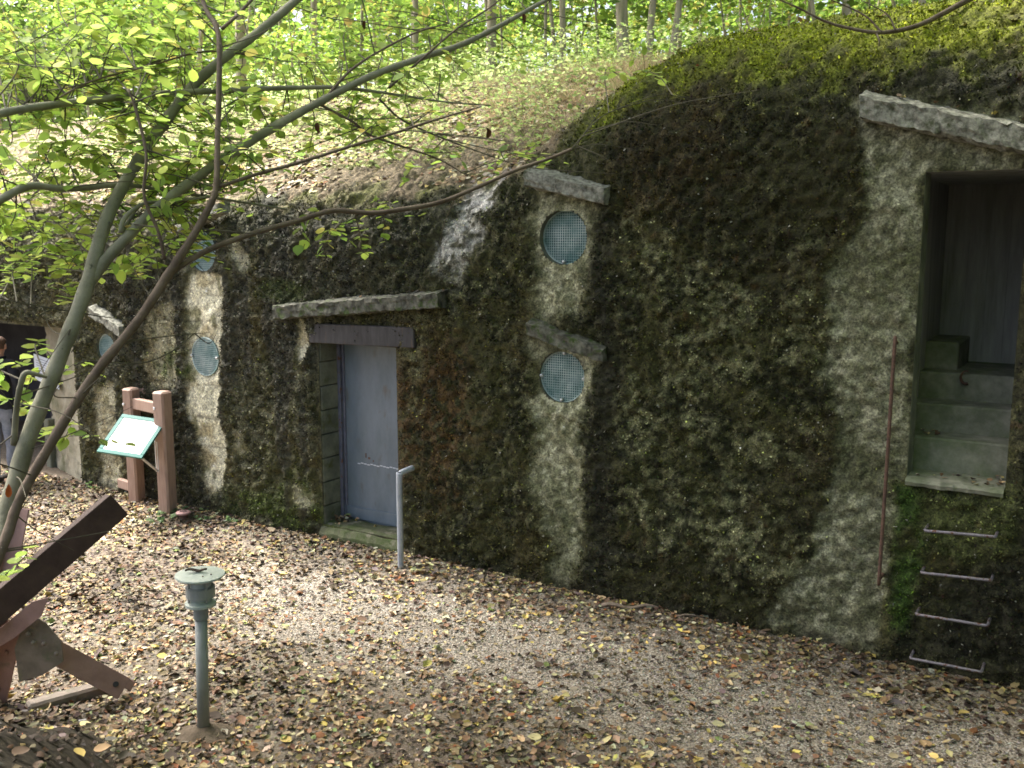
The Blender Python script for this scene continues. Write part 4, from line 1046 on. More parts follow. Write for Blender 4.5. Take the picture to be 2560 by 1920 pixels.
# the largest ones as single leaves lying on the ground
variants = []
for i in range(14):
    t = LEAF_T.copy(); t[:, 2] *= (1.2 + 1.6 * rng.random()); t[:, 2] += .10 * (t[:, 0] - .5) ** 2 * (1 + rng.random())
    t[:, 1] *= rng.uniform(.72, 1.05)
    me = raw_mesh('leaf', t, LEAF_F); add_col(me, np.repeat(pal(1, LCOL, LW), len(t), 0)); me.materials.append(M['litter']); variants.append(me)
def basis(P, D, N, L):
    D = D / np.linalg.norm(D); N = N - D * np.dot(N, D); N = N / np.linalg.norm(N); B = np.cross(N, D)
    return Matrix(((D[0] * L, B[0] * L, N[0] * L, P[0]), (D[1] * L, B[1] * L, N[1] * L, P[1]), (D[2] * L, B[2] * L, N[2] * L, P[2]), (0, 0, 0, 1)))
for q, i in enumerate(big):
    o = bpy.data.objects.new('leaf', variants[q % len(variants)]); C.objects.link(o); o.parent = ground
    o.matrix_basis = basis(P[i] + EZ * .004, D[i], N[i], L[i])
# litter on the roof slope
sR = rng.uniform(sz(-200, 500)[0], sz(1300, 500)[0], 42000); nR = rng.uniform(.3, 5.6, 42000)
kR = ss(.12, .55, nR) * (.55 + .45 * (fbm(sR * 1.5, nR * 1.5, 3, 130) > .45)) > rng.random(42000); sR, nR = sR[kR], nR[kR]
zR = roofz(sR, nR); slope = (roofz(sR, nR + .05) - zR) / .05
P = W0 + sR[:, None] * ES + nR[:, None] * EN + (zR[:, None] + .03) * EZ; n = len(P)
a = rng.uniform(0, 2 * math.pi, n); D = np.cos(a)[:, None] * ES + np.sin(a)[:, None] * (EN + slope[:, None] * EZ) + rng.normal(0, .15, (n, 3))
N = EZ - slope[:, None] * EN + rng.normal(0, .3, (n, 3))
V, Fs = scatter(P, D, N, rng.uniform(.04, .085, n), LIT_T, LIT_F, rng.uniform(-1.6, 2.4, n))
o = mk('fallen_leaves', V, Fs, M['litter'], None, P.mean(0), col=np.repeat(np.clip(pal(n, LCOL, [4, 2, 5, 5, 2, 2, 1, 1, 1, 3, 5]) * 1.15, 0, 1), len(LIT_T), 0), kind='stuff')
tag(o, 'tan fallen leaves strewn over the sloping bunker roof', 'leaf litter')
# sparse leaves on the mossy crown, canopies and sills
sC = rng.uniform(sz(1330, 60)[0], sz(2290, 60)[0], 420); nC = rng.uniform(.15, 1.5, 420); zC = roofz(sC, nC)
kC = rng.random(420) < (.25 + .75 * ss(sz(1800, 60)[0], sz(2050, 60)[0], sC)); sC, nC, zC = sC[kC], nC[kC], zC[kC]
P = W0 + sC[:, None] * ES + nC[:, None] * EN + (zC[:, None] + .04) * EZ; n = len(P)
V, Fs = scatter(P, rng.normal(0, 1, (n, 3)) * [1, 1, .3], EZ + rng.normal(0, .2, (n, 3)) - EN * .3, rng.uniform(.035, .065, n), LIT_T, LIT_F, rng.uniform(-1, 2, n))
o = mk('fallen_leaves', V, Fs, M['litter'], None, P.mean(0), col=np.repeat(pal(n, LCOL, LW) * 1.3, len(LIT_T), 0), kind='stuff')
tag(o, 'scattered pale leaves lying on the mossy bunker crown', 'leaf litter')
# leaves blown on to sills, steps and canopies
def few(pts, label, szr=(.03, .06)):
    P = np.array(pts); n = len(P)
    V, Fs = scatter(P, rng.normal(0, 1, (n, 3)) * [1, 1, .25], EZ + rng.normal(0, .3, (n, 3)), rng.uniform(*szr, n), LIT_T, LIT_F, rng.uniform(0, 4, n))
    o = mk('fallen_leaves', V, Fs, M['litter'], None, P.mean(0), col=np.repeat(pal(n, LCOL, LW), len(LIT_T), 0), kind='stuff'); tag(o, label, 'leaf litter')
few([wp(DS0 + abs(random.gauss(0, .09)) + .03, random.uniform(.08, .24), DZ0 + .02 + random.random() * .03) for _ in range(26)] + [wp(random.uniform(DS0, DS1), random.uniform(0, .2), DZ0 + .015) for _ in range(8)], 'dead leaves gathered on the mossy door sill')
few([wp(RS1 - abs(random.gauss(0, .14)) - .02, random.uniform(-.03, .26), RZ0 + .012) for _ in range(22)] + [wp(random.uniform(RS0, RS1), random.uniform(.0, .26), RZ0 + .012) for _ in range(6)] + [wp(RS0 + random.uniform(0, .12), random.uniform(.32, .52), RZ0 + .225) for _ in range(10)], 'dead leaves gathered on the stair threshold at the right', (.02, .045))
few([wp(*(lambda t: (sz(588, 662, -.17)[0] * (1 - t) + sz(945, 634, -.17)[0] * t, -.06, sz(588, 662, -.17)[1] * (1 - t) + sz(945, 634, -.17)[1] * t + .035))(random.random())) for _ in range(16)], 'dead leaves caught on the long canopy over the door', (.02, .045))
few([wp(*(lambda t: (sz(1857, 205, -.15)[0] * (1 - t) + sz(2300, 292, -.15)[0] * t, -.05, sz(1857, 205, -.15)[1] * (1 - t) + sz(2300, 292, -.15)[1] * t + .045))(random.random())) for _ in range(14)], 'dead leaves caught on the canopy above the stair opening', (.02, .05))
# pebbles
def dens_gravel(X, Y, s, n): return np.where((n < -.02) & (np.abs(X / np.maximum(Y, .1)) * F < 1450), .10 + gravel_mask(X, Y), 0) * (gz(X, Y) < .15)
X, Y = litter_points(42000, (-6, 4.4), (4.6, 12), dens_gravel); n = len(X)
OC = np.array([(1, 0, 0), (-1, 0, 0), (0, 1, 0), (0, -1, 0), (0, 0, .7), (0, 0, -.7)], float)
OF = np.array([(0, 2, 4), (2, 1, 4), (1, 3, 4), (3, 0, 4), (2, 0, 5), (1, 2, 5), (3, 1, 5), (0, 3, 5)])
r_ = rng.uniform(.0035, .0085, n)
V = np.stack([X, Y, gz(X, Y) + r_ * .3], 1)[:, None, :] + (OC[None] * rng.uniform(.6, 1.4, (n, 6, 1))) * r_[:, None, None]
Fs = (OF[None] + (np.arange(n) * 6)[:, None, None]).reshape(-1, 3)
o = mk('gravel', V.reshape(-1, 3), Fs, M['pebble'], None, (0, 7, 0), col=np.repeat(pal(n, [(.36, .34, .30), (.5, .475, .42), (.25, .22, .19), (.32, .275, .21), (.14, .13, .12)], [4, 3, 3, 2, 2]), 6, 0), kind='stuff')
tag(o, 'pale fine gravel showing between the leaves', 'gravel')

# fallen twigs and sticks
def stick(pts, r0, label, z=.02, name='fallen_twig'):
    Pp = np.array([gr(x, y) for x, y in pts]); Pp[:, 2] = gz(Pp[:, 0], Pp[:, 1]) + z
    Q_ = spline(Pp, 5); Q_[:, 2] += .015 * np.sin(np.arange(len(Q_)) * 1.3)
    V, Fs = tube(Q_, np.linspace(r0, r0 * .45, len(Q_)), 6)
    o = mk(name, V, Fs, M['twig_pale'], None, Q_[0], smooth=True); tag(o, label, 'twig')
M['twig_pale'] = pm('dead_twig', (0.16, 0.12, 0.09), (0.28, 0.22, 0.17), 20, .85, .3, 60)
stick([(1300, 1322), (1380, 1330), (1450, 1333), (1500, 1345)], .016, 'thick dead stick lying along the wall foot')
stick([(1460, 1352), (1540, 1350), (1580, 1362), (1625, 1392)], .007, 'thin forked twig lying below the wall foot right of the thick stick')
stick([(1905, 1478), (1950, 1500), (1990, 1512)], .006, 'short brown twig lying on gravel at the right')
stick([(365, 1398), (390, 1430), (420, 1440)], .004, 'thin twig lying on leaves left of the vent pipe')
stick([(1980, 1560), (2060, 1560), (2150, 1575)], .007, 'dark twig lying among leaves at lower right')
pz = [at(872, 1188, gr(880, 1225)[1] - .05), at(886, 1195, gr(880, 1225)[1] - .05), gr(905, 1228)]
V, Fs = tube(spline(pz, 5), .006, 6); o = mk('root_shoot', V, Fs, M['twig_pale'], None, pz[-1], smooth=True); tag(o, 'thin bent shoot curving out beside the grey pipe post', 'twig')

# ================================================================== SMALL PLANTS
def plant(x, y, n, rad, h, label, cols, name='ground_plant', lsz=.045):
    b = gr(x, y); t = thing(name, label, 'plant', b)
    st = MB(); Pp = []; Dd = []
    for i in range(max(4, n // 6)):
        a = rng.uniform(0, 6.28); r_ = rad * math.sqrt(rng.random()); hh = h * rng.uniform(.5, 1.1)
        q = [b + np.array([0, 0, -.01]) + np.array([math.cos(a), math.sin(a), 0]) * r_ * .6, b + np.array([math.cos(a) * r_ * .85, math.sin(a) * r_ * .85, hh * .6]), b + np.array([math.cos(a) * r_, math.sin(a) * r_, hh])]
        st.tube(spline(q, 3), .002, 4)
        for j in range(6):
            aa = rng.uniform(0, 6.28); Pp.append(q[2] - [0, 0, rng.uniform(0, .4) * hh]); Dd.append((math.cos(aa), math.sin(aa), rng.normal(0, .2)))
    st.build('stems', M['twig'], t, kind='stuff')
    Pp = np.array(Pp); Dd = np.array(Dd); m_ = len(Pp)
    V, Fs = scatter(Pp, Dd, np.array([0, -.2, 1]) + rng.normal(0, .35, (m_, 3)), rng.uniform(.6, 1.2, m_) * lsz, LEAF_T, LEAF_F)
    mk('foliage', V, Fs, M['leaf'], t, col=np.repeat(pal(m_, cols, [1] * len(cols)), len(LEAF_T), 0), kind='stuff')
PG = [(.24, .36, .17), (.32, .44, .22), (.18, .30, .12)]
plant(345, 1128, 60, .26, .10, 'pale green low plant in front of the left brown post', PG)
plant(412, 1120, 48, .16, .10, 'pale green low plant round the pink drain cap', PG)
plant(447, 1127, 20, .07, .07, 'tiny pale green plant just right of the drain cap', PG)
plant(507, 1138, 24, .09, .09, 'small pale green plant at the mossy wall foot', PG)
plant(205, 1062, 24, .10, .10, 'small green plant at the foot of the far splayed wall', [(.15, .25, .07), (.2, .33, .1)])
# white plant tag in the soil
tb = gr(180, 1600); tg = thing('plant_marker', 'thin white plastic plant marker stuck in soil at lower left', 'marker', tb)
MB().box(tb + EZ * .05, (1, 0, 0), (0, 1, 0), EZ, .004, .0015, .07).build('stake', M['panel'], tg)
MB().box(tb + EZ * .121 + np.array([.004, 0, 0]), (.98, 0, .17), (0, 1, 0), (-.17, 0, .98), .022, .002, .006).build('tab', M['panel'], tg)
# dry grass on the roof edge
n = 9000
sg = rng.normal(sz(1010, 260)[0] + .15, 1.0, n); ng = np.abs(rng.normal(2.0, .8, n)) + .7
zg_ = roofz(sg, ng); P = W0 + sg[:, None] * ES + ng[:, None] * EN + (zg_[:, None] - .01) * EZ
P[:, :2] += (fbm(sg * 3, ng * 3, 2, 140) - .5)[:, None] * .6
hgt = rng.uniform(.06, .26, n)[:, None]; dv_ = rng.normal(0, .75, (n, 3)); dv_[:, 2] = 1
sd = rng.normal(0, 1, (n, 3)); sd[:, 2] = 0; sd /= np.linalg.norm(sd, axis=1)[:, None]
V = np.stack([P - sd * .003, P + sd * .003, P + dv_ * hgt * .6 + sd * .0024, P + dv_ * hgt * .6 - sd * .0024], 1).reshape(-1, 3)
tip = P + dv_ * hgt * np.array([1.35, 1.35, .85]); gcl = pal(n, [(.46, .36, .22), (.36, .28, .17), (.25, .30, .10), (.5, .42, .3)], [4, 3, 2, 2])
b4 = np.arange(n) * 4; V = np.vstack([V, tip]); it = 4 * n + np.arange(n)
Vg0 = np.concatenate([np.stack([b4, b4 + 1, b4 + 2], 1), np.stack([b4, b4 + 2, b4 + 3], 1)]); Vg1 = np.stack([b4 + 3, b4 + 2, it], 1)
o = mk('dry_grass', V, np.concatenate([Vg0, Vg1]), M['grass'], None, P.mean(0), col=np.concatenate([np.repeat(gcl, 4, 0), gcl]), kind='stuff')
tag(o, 'dry straw-coloured grass fringe on the roof edge', 'grass')

n = 34000
su = rng.uniform(sz(-150, 400)[0], sz(1150, 300)[0], n); nu = rng.uniform(.7, 6, n); ku = fbm(su * 1.8, nu * 1.8, 3, 160) > .38; su, nu = su[ku], nu[ku]; n = len(su)
P = W0 + su[:, None] * ES + nu[:, None] * EN + (roofz(su, nu) +   .02 + rng.random(n) ** 2.5 * .55)[:, None] * EZ
V, Fs = scatter(P, rng.normal(0, 1, (n, 3)) * [1, 1, .3], EZ + rng.normal(0, .4, (n, 3)), rng.uniform(.03, .065, n), QD_T, QD_F)
o = mk('undergrowth', V, Fs, M['leaf'], None, P.mean(0), col=np.repeat(pal(n, [(.36, .46, .17), (.27, .38, .12), (.46, .52, .24)], [3, 2, 2]), 4, 0), kind='stuff')
tag(o, 'pale green low undergrowth among the litter on the roof slope', 'undergrowth')

# ================================================================== FOREGROUND MULTI-STEMMED TREE
tree = thing('shrub_tree', 'many-stemmed young tree with smooth olive bark and lime leaves in the left foreground', 'tree', (-2.6, 2.6, float(gz(-2.6, 2.6))))
BR = {  # name: list of (x, y, depth, radius in view px)
    'A': ([(-150, 1560, 3.0, 30), (-40, 1260, 3.15, 27), (8, 1130, 3.3, 25), (60, 950, 3.4, 23), (130, 770, 3.5, 21), (185, 625, 3.6, 20), (232, 470, 3.75, 17), (300, 345, 3.9, 16), (400, 205, 4.1, 14), (480, 128, 4.2, 13), (560, 68, 4.35, 12), (640, 0, 4.5, 11), (760, -110, 4.7, 9), (880, -260, 4.9, 6)], 'bark', 'thick olive stem leaning to the right'),
    'B': ([(178, 640, 3.6, 15), (215, 580, 3.65, 16), (262, 525, 3.7, 15), (350, 440, 3.8, 14), (480, 345, 4.0, 13), (600, 270, 4.2, 12), (700, 215, 4.4, 10), (800, 165, 4.55, 9.5), (900, 128, 4.7, 8.5), (1000, 95, 4.9, 7.5), (1090, 50, 5.05, 6.5), (1180, 0, 5.2, 5.5), (1300, -60, 5.4, 4)], 'bark', 'long olive branch sweeping up to the right'),
    'C': ([(-60, 1330, 3.1, 16), (10, 1170, 3.2, 15), (40, 1085, 3.25, 14), (100, 975, 3.3, 14), (200, 815, 3.4, 13), (300, 690, 3.5, 12.5), (362, 595, 3.55, 13), (420, 505, 3.6, 10), (455, 440, 3.65, 9.5), (467, 400, 3.68, 8.5), (470, 300, 3.75, 7.5), (473, 190, 3.82, 7.5), (472, 75, 3.9, 7), (445, 20, 3.95, 6), (420, -60, 4.0, 5)], 'bark2', 'thin brown stem rising to the right then straight up'),
    'D': ([(362, 592, 3.56, 8.5), (450, 540, 3.65, 8), (560, 500, 3.8, 7.5), (640, 478, 3.9, 7), (720, 455, 4.0, 7), (800, 460, 4.05, 6.5), (870, 452, 4.1, 6.5), (950, 437, 4.2, 6), (1030, 405, 4.3, 5.5), (1120, 365, 4.4, 5), (1180, 345, 4.5, 4.5), (1235, 322, 4.55, 4)], 'bark2', 'long low brown branch reaching across the wall'),
    'D2': ([(1235, 322, 4.55, 1.6), (1262, 290, 4.6, 1.4), (1300, 252, 4.7, 1.3), (1360, 225, 4.8, 1.2), (1430, 203, 4.9, 1), (1470, 210, 4.95, .8), (1525, 215, 5.0, .6)], 'twig', None),
    'E': ([(467, 405, 3.68, 5.5), (560, 375, 3.8, 5.2), (650, 350, 3.9, 5), (760, 315, 4.05, 4.5), (850, 288, 4.15, 4), (930, 262, 4.25, 3.5), (1040, 230, 4.4, 2)], 'bark2', 'slender brown side branch'),
    'F': ([(-180, 310, 3.3, 13), (-60, 262, 3.45, 12), (40, 237, 3.6, 11), (120, 226, 3.7, 10), (300, 206, 3.95, 9), (470, 196, 4.15, 8), (620, 190, 4.35, 6.5), (740, 190, 4.5, 5), (860, 205, 4.65, 3.5), (960, 220, 4.8, 2.5), (1060, 228, 4.9, 1.6)], 'bark', 'nearly level olive branch crossing the upper left'),
    'G': ([(-200, 540, 3.2, 13), (-60, 462, 3.35, 12), (0, 432, 3.45, 11.5), (62, 402, 3.55, 11), (130, 408, 3.65, 9), (160, 407, 3.7, 9), (270, 400, 3.85, 7), (360, 412, 4.0, 4.5), (480, 430, 4.1, 3.5), (620, 452, 4.3, 2.5)], 'bark', 'crooked olive branch entering from the left edge'),
    'H': ([(356, 560, 3.55, 5), (342, 500, 3.55, 4.5), (312, 425, 3.55, 4.5), (316, 335, 3.56, 4), (300, 260, 3.58, 4), (278, 192, 3.6, 3)], 'bark2', 'thin crooked brown shoot'),
    'I': ([(480, 62, 3.9, 5), (520, 25, 4.0, 4.5), (560, -20, 4.1, 3.5), (600, -80, 4.2, 2.5)], 'bark2', 'thin side shoot near the top'),
    'J': ([(120, 215, 3.7, 3), (200, 175, 3.8, 3), (330, 140, 4.0, 2.8), (440, 112, 4.15, 2.5), (550, 118, 4.3, 1.5)], 'bark2', 'thin upper side branch'),
    'K': ([(30, 960, 3.4, 9), (36, 880, 3.36, 8), (45, 830, 3.34, 8), (55, 806, 3.34, 8), (75, 808, 3.36, 6), (100, 815, 3.4, 4)], 'bark', 'short bent dead stub'),
    'L': ([(290, 460, 3.8, 5.5), (262, 500, 3.7, 6), (270, 470, 3.72, 6.5), (310, 440, 3.76, 5), (360, 436, 3.85, 4), (450, 425, 3.9, 3)], 'bark', 'pale crossing shoot'),
    'M': ([(160, 790, 3.5, 2.6), (195, 780, 3.55, 2.6), (300, 785, 3.7, 2.2), (370, 760, 3.8, 1.6), (420, 720, 3.9, 1.2)], 'twig', None),
    'N': ([(690, 225, 4.4, 4), (760, 262, 4.45, 3.6), (800, 292, 4.5, 3.4), (880, 320, 4.55, 3), (950, 345, 4.6, 2.4), (1010, 380, 4.65, 1.8)], 'bark2', 'thin dark drooping side branch'),
    'O': ([(820, 215, 4.6, 3), (870, 260, 4.65, 2.6), (960, 300, 4.7, 2.2), (1040, 330, 4.75, 1.6), (1110, 355, 4.8, 1)], 'twig', None),
    'P_': ([(840, 190, 4.6, 3.5), (920, 120, 4.7, 3.2), (990, 60, 4.8, 2.8), (1060, 15, 4.9, 2), (1120, -40, 5, 1.5)], 'bark2', 'thin branch arching over the upper middle'),
    'Q': ([(0, 645, 3.4, 1.6), (60, 660, 3.5, 1.4), (95, 690, 3.55, 1)], 'twig', None),
    'S': ([(700, 215, 4.4, 4), (760, 150, 4.5, 3.5), (830, 105, 4.6, 3.2), (900, 70, 4.7, 2.5), (970, 50, 4.8, 1.6)], 'bark2', 'thin upper middle side branch'),
}
BP = []
for k_, (pts, m_, lab) in BR.items():
    P3 = np.array([at(x, y, Y) for x, y, Y, r in pts]); rr = np.array([.78 * r * K * Y / F for x, y, Y, r in pts])
    Q_ = spline(P3, 7); rq = np.interp(np.linspace(0, 1, len(Q_)), np.linspace(0, 1, len(rr)), rr)
    rq = rq * (1 + .05 * np.sin(np.arange(len(rq)) * 1.7) + .06 * (rng.random(len(rq)) - .5))
    if k_ in 'ABC':
        knots = rng.choice(len(rq), 5); rq[knots] *= 1.12
    rt = np.linalg.norm(Q_[0] - Q_[-1])
    V, Fs = tube(Q_, rq, 12 if rr.max() > .008 else 6)
    o = mk('stem' if k_ in 'AC' else 'branch' if lab else 'twig', V, Fs, M[m_], tree, smooth=True)
    if lab: o['label'] = lab
    BP += [(Q_[i], k_) for i in range(0, len(Q_), 2)]
BPx = np.array([b[0] for b in BP])
def px_of(P):
    d = P - CAMP; f_ = d @ FWD; return (1280 + F * d[:, 0] / f_) / K, (960 - F * (d @ UP) / f_) / K
bx_, by_ = px_of(BPx)
# twigs with leaves
TW = MB(); LP = []; LD = []; LN = []
def spray(B, T, nleaf, r0=.0035):
    mid = (B + T) / 2 + rng.normal(0, .06, 3) + [0, 0, .05]
    Q_ = spline([B, mid, T], 6); TW.tube(Q_, np.linspace(r0, .0010, len(Q_)), 5, False)
    d = np.gradient(Q_, axis=0)
    for j in range(nleaf):
        t = .25 + .75 * (j + rng.random() * .6) / nleaf; i = min(int(t * (len(Q_) - 1)), len(Q_) - 1)
        dd = d[i] / np.linalg.norm(d[i]); side = np.cross(dd, EZ) * (1 if j % 2 else -1)
        LP.append(Q_[i] + rng.normal(0, .008, 3)); LD.append(dd * .7 + side * .8 + rng.normal(0, .22, 3)); LN.append(EZ + rng.normal(0, .24, 3))
    return Q_
def region(n, f):
    out = []
    while len(out) < n:
        x, y = f(); out.append((x, y))
    return out
def ups():
    while True:
        x = abs(random.gauss(0, 520)) - 20; y = random.uniform(-40, 610)
        if y < 600 - .33 * x and x < 1150 and not (x > 700 and y > 380): return x, y
def mid():
    x = random.uniform(150, 950); return x, random.uniform(150, 440 - .12 * x)
def low():
    return random.uniform(-30, 430), random.uniform(470, 600)
for (x, y) in region(185, ups) + region(38, low) + region(48, mid) + [(830, 540), (790, 560), (1140, 330), (1160, 310), (1380, 150), (1340, 165), (640, 580), (700, 560), (140, 800), (30, 880), (85, 890), (60, 960), (20, 1240)]:
    dpx = np.hypot(bx_ - x, by_ - y); c_ = np.argsort(dpx)[:14]; i = random.choice(list(c_[:10]))
    B = BPx[i]; Yt = B[1] + random.uniform(0, 1.7); T = at(x, y, max(3.2, Yt))
    L_ = np.linalg.norm(T - B)
    if L_ < .12: T = T + np.array([random.uniform(-.3, .3), .2, random.uniform(-.05, .05)])
    nl = int(np.clip(L_ / .045, 5, 15))
    Q_ = spray(B, T, nl)
    for _ in range(random.choice((1, 2, 2))):
        b0 = Q_[random.randint(len(Q_) // 3, len(Q_) - 2)]
        spray(b0, b0 + np.array([random.gauss(.05, .22), random.gauss(.1, .2), random.gauss(-.02, .05)]), random.randint(4, 9), .0018)
for _ in range(95):                                       # bare fine twigs
    i = random.randrange(len(BPx)); B = BPx[i]
    if bx_[i] < -50: continue
    T = B + np.array([random.gauss(.1, .3), random.gauss(.15, .25), random.gauss(.0, .16)])
    TW.tube(spline([B, (B + T) / 2 + rng.normal(0, .03, 3), T], 5), np.linspace(.003, .0009, 11), 5, False)
TW.build('twigs', M['twig'], tree, kind='stuff')
LP = np.array(LP); LD = np.array(LD); LN = np.array(LN); n = len(LP); LS = rng.uniform(.034, .064, n)
GC = [(.38, .53, .10), (.46, .60, .12), (.30, .45, .09), (.54, .62, .17), (.66, .57, .16), (.23, .36, .09)]
GWt = [5, 4, 3, 2, .7, 1]
lx, ly = px_of(LP); inv = (lx > -20) & (lx < 2240) & (ly > -20)
score = np.where(inv, LS / LP[:, 1], 0); bigl = np.argsort(-score)[:300]; rest = np.setdiff1d(np.arange(n), bigl)
V, Fs = scatter(LP[rest], LD[rest], LN[rest], LS[rest], LEAF_T, LEAF_F)
mk('foliage', V, Fs, M['leaf'], tree, col=np.repeat(pal(len(rest), GC, GWt), len(LEAF_T), 0), kind='stuff')
lv = []
for i in range(12):
    t = LEAF_T.copy(); t[:, 2] *= rng.uniform(.4, 2.0); me = raw_mesh('leaf', t, LEAF_F); add_col(me, np.repeat(pal(1, GC, GWt), len(t), 0)); me.materials.append(M['leaf']); lv.append(me)
for q, i in enumerate(bigl):
    o = bpy.data.objects.new('leaf', lv[q % 12]); C.objects.link(o); o.parent = tree
    o.matrix_basis = basis(LP[i] - off(tree), LD[i], LN[i], LS[i])
# a few dead brown leaves caught on the twigs
DBt = LEAF_T * [1, .62, 6]; DBt[:, 2] += .35 * (DBt[:, 0] - .4) ** 2; DBt[:, 1] += .12 * np.sin(DBt[:, 0] * 9)
DB = raw_mesh('dead_leaf', DBt, LEAF_F); add_col(DB, np.tile((.10, .04, .015), (12, 1))); DB.materials.append(M['litter'])
OB = raw_mesh('dead_leaf', LEAF_T * [1, .55, 3], LEAF_F); add_col(OB, np.tile((.42, .10, .02), (12, 1))); OB.materials.append(M['litter'])
for (x, y, Y, L_, me, D_) in ((1128, 30, 5.0, .05, DB, (.1, 0, -1)), (783, 45, 4.6, .04, DB, (.05, .1, -1)), (1053, 300, 4.7, .055, DB, (-.05, 0, 1)), (18, 1075, 3.25, .05, OB, (.1, 0, 1)), (680, 265, 4.3, .05, DB, (.2, 0, -1))):
    o = bpy.data.objects.new('dead_leaf', me); C.objects.link(o); o.parent = tree
    o.matrix_basis = basis(at(x, y, Y) - off(tree), np.array(D_, float), np.array((.5, -.8, .1)), L_)

# ================================================================== WOOD BEHIND
def leaf_cloud(n, rad, seed, lsz, flat=.5):
    g = np.random.default_rng(seed); k = 26
    c = g.normal(0, 1, (k, 3)); c /= np.linalg.norm(c, axis=1)[:, None]; c *= (g.random(k) ** .4)[:, None] * np.array(rad)
    i = g.integers(0, k, n); P = c[i] + g.normal(0, 1, (n, 3)) * np.array(rad) * [.24, .24, .13]
    D = g.normal(0, 1, (n, 3)) * [1, 1, .35]; N = EZ + g.normal(0, .45, (n, 3))
    return scatter(P, D, N, g.uniform(.7, 1.3, n) * lsz, QD_T, QD_F), n
crowns = []
for i in range(6):
    (V, Fs), m_ = leaf_cloud(1500, (1.7, 1.7, 1.9), 200 + i, .15)
    me = raw_mesh('crown', V, Fs); add_col(me, np.repeat(pal(m_, [(.16, .26, .045), (.23, .35, .06), (.11, .19, .04), (.36, .36, .07)], [4, 3, 2, 1]), 4, 0)); me.materials.append(M['leaf']); crowns.append(me)
bushes = []
for i in range(5):
    (V, Fs), m_ = leaf_cloud(900, (.75, .75, .75), 300 + i, .075)
    me = raw_mesh('crown', V, Fs); add_col(me, np.repeat(pal(m_, [(.20, .32, .05), (.28, .42, .07), (.13, .22, .05), (.42, .40, .09)], [4, 3, 2, 1]), 4, 0)); me.materials.append(M['leaf']); bushes.append(me)
def forest_tree(x, Y, r0, lean, h, label, group, low=False, side=2, crown=True):
    while sn((x * K - 1280) / F * Y, Y)[1] < 5.2: Y += .25
    X = (x * K - 1280) / F * Y; b = np.array([X, Y, float(gz(X, Y)) - .1])
    t = thing('forest_tree', label, 'tree', b, group)
    q = []; k_ = 9
    ph = random.uniform(0, 6)
    for i in range(k_ + 1):
        u_ = i / k_; q.append(b + np.array([lean * h * u_ + .09 * math.sin(u_ * 7 + ph) * (u_), .05 * math.sin(u_ * 5 + ph), h * u_]))
    Q_ = spline(q, 2); rr = np.linspace(r0, r0 * .3, len(Q_)); rr[0] *= 1.35
    V, Fs = tube(Q_, rr, 9); mk('trunk', V, Fs, M['trunk'], t, smooth=True)
    for _ in range(side):
        u_ = random.uniform(.12, .6); i = int(u_ * len(Q_)); a = random.uniform(0, 6.28); L_ = random.uniform(.7, 1.8)
        e = Q_[i] + np.array([math.cos(a) * L_ * .7, math.sin(a) * L_ * .7, L_ * random.uniform(.4, 1)])
        V, Fs = tube(spline([Q_[i], (Q_[i] + e) / 2 + [0, 0, .1], e], 4), np.linspace(rr[i] * .45, .004, 9), 6); mk('limb', V, Fs, M['trunk'], t, smooth=True)
    if crown:
        o = bpy.data.objects.new('crown', random.choice(crowns)); C.objects.link(o); o.parent = t
        o.location = tuple(Q_[-1] - b + np.array([0, 0, -.6])); o.rotation_euler = (0, 0, random.uniform(0, 6.28)); s_ = random.uniform(.8, 1.25); o.scale = (s_, s_, s_)
    return t
# trunks that read singly in the photograph (view x, depth, radius, lean)
MAIN = [(1340, 12.5, .085, -.05, 'thickest pale trunk rising behind the mossy bunker shoulder'), (1385, 12.0, .05, .06, 'slim trunk leaning right beside the thickest pale trunk'),
        (1215, 12.6, .045, -.03, 'straight pale trunk between the thick trunk and the dry grass'), (1075, 12.8, .03, -.12, 'thin pole leaning left above the dry grass'),
        (1430, 12.4, .045, .12, 'thin crooked trunk leaning right above the bright moss'), (690, 15.5, .06, .02, 'pale trunk right of the upright brown stem'),
        (905, 14.5, .05, .0, 'straight slim trunk behind the arching branches'), (830, 17, .05, -.04, 'grey trunk deep in the wood left of the middle'),
        (2075, 11, .035, -.02, 'thin trunk at the top right corner of the roof'), (1790, 13, .06, .03, 'trunk just showing above the mossy crown'), (1960, 12.5, .05, -.04, 'dim trunk above the right roof litter')]
for (x, Y, r0, ln, lab) in MAIN: forest_tree(x, Y, r0, ln, random.uniform(7.5, 10), lab, None, side=3, crown=x > 800)
for i in range(84):
    x = -250 + 2700 * ((i * .618) % 1.0) + random.uniform(-30, 30); Y = random.uniform(15.5, 30) if i % 3 else random.uniform(13.5, 17)
    if x > 1500: Y = random.uniform(11.5, 22)
    forest_tree(x, Y, random.uniform(.012, .042), random.gauss(0, .15), random.uniform(6, 11), 'slim pale trunk standing in the wood behind the bunker', 'slim trunks of the wood', side=random.choice((1, 2, 3)), crown=(i % 3 == 0 and x > 500))
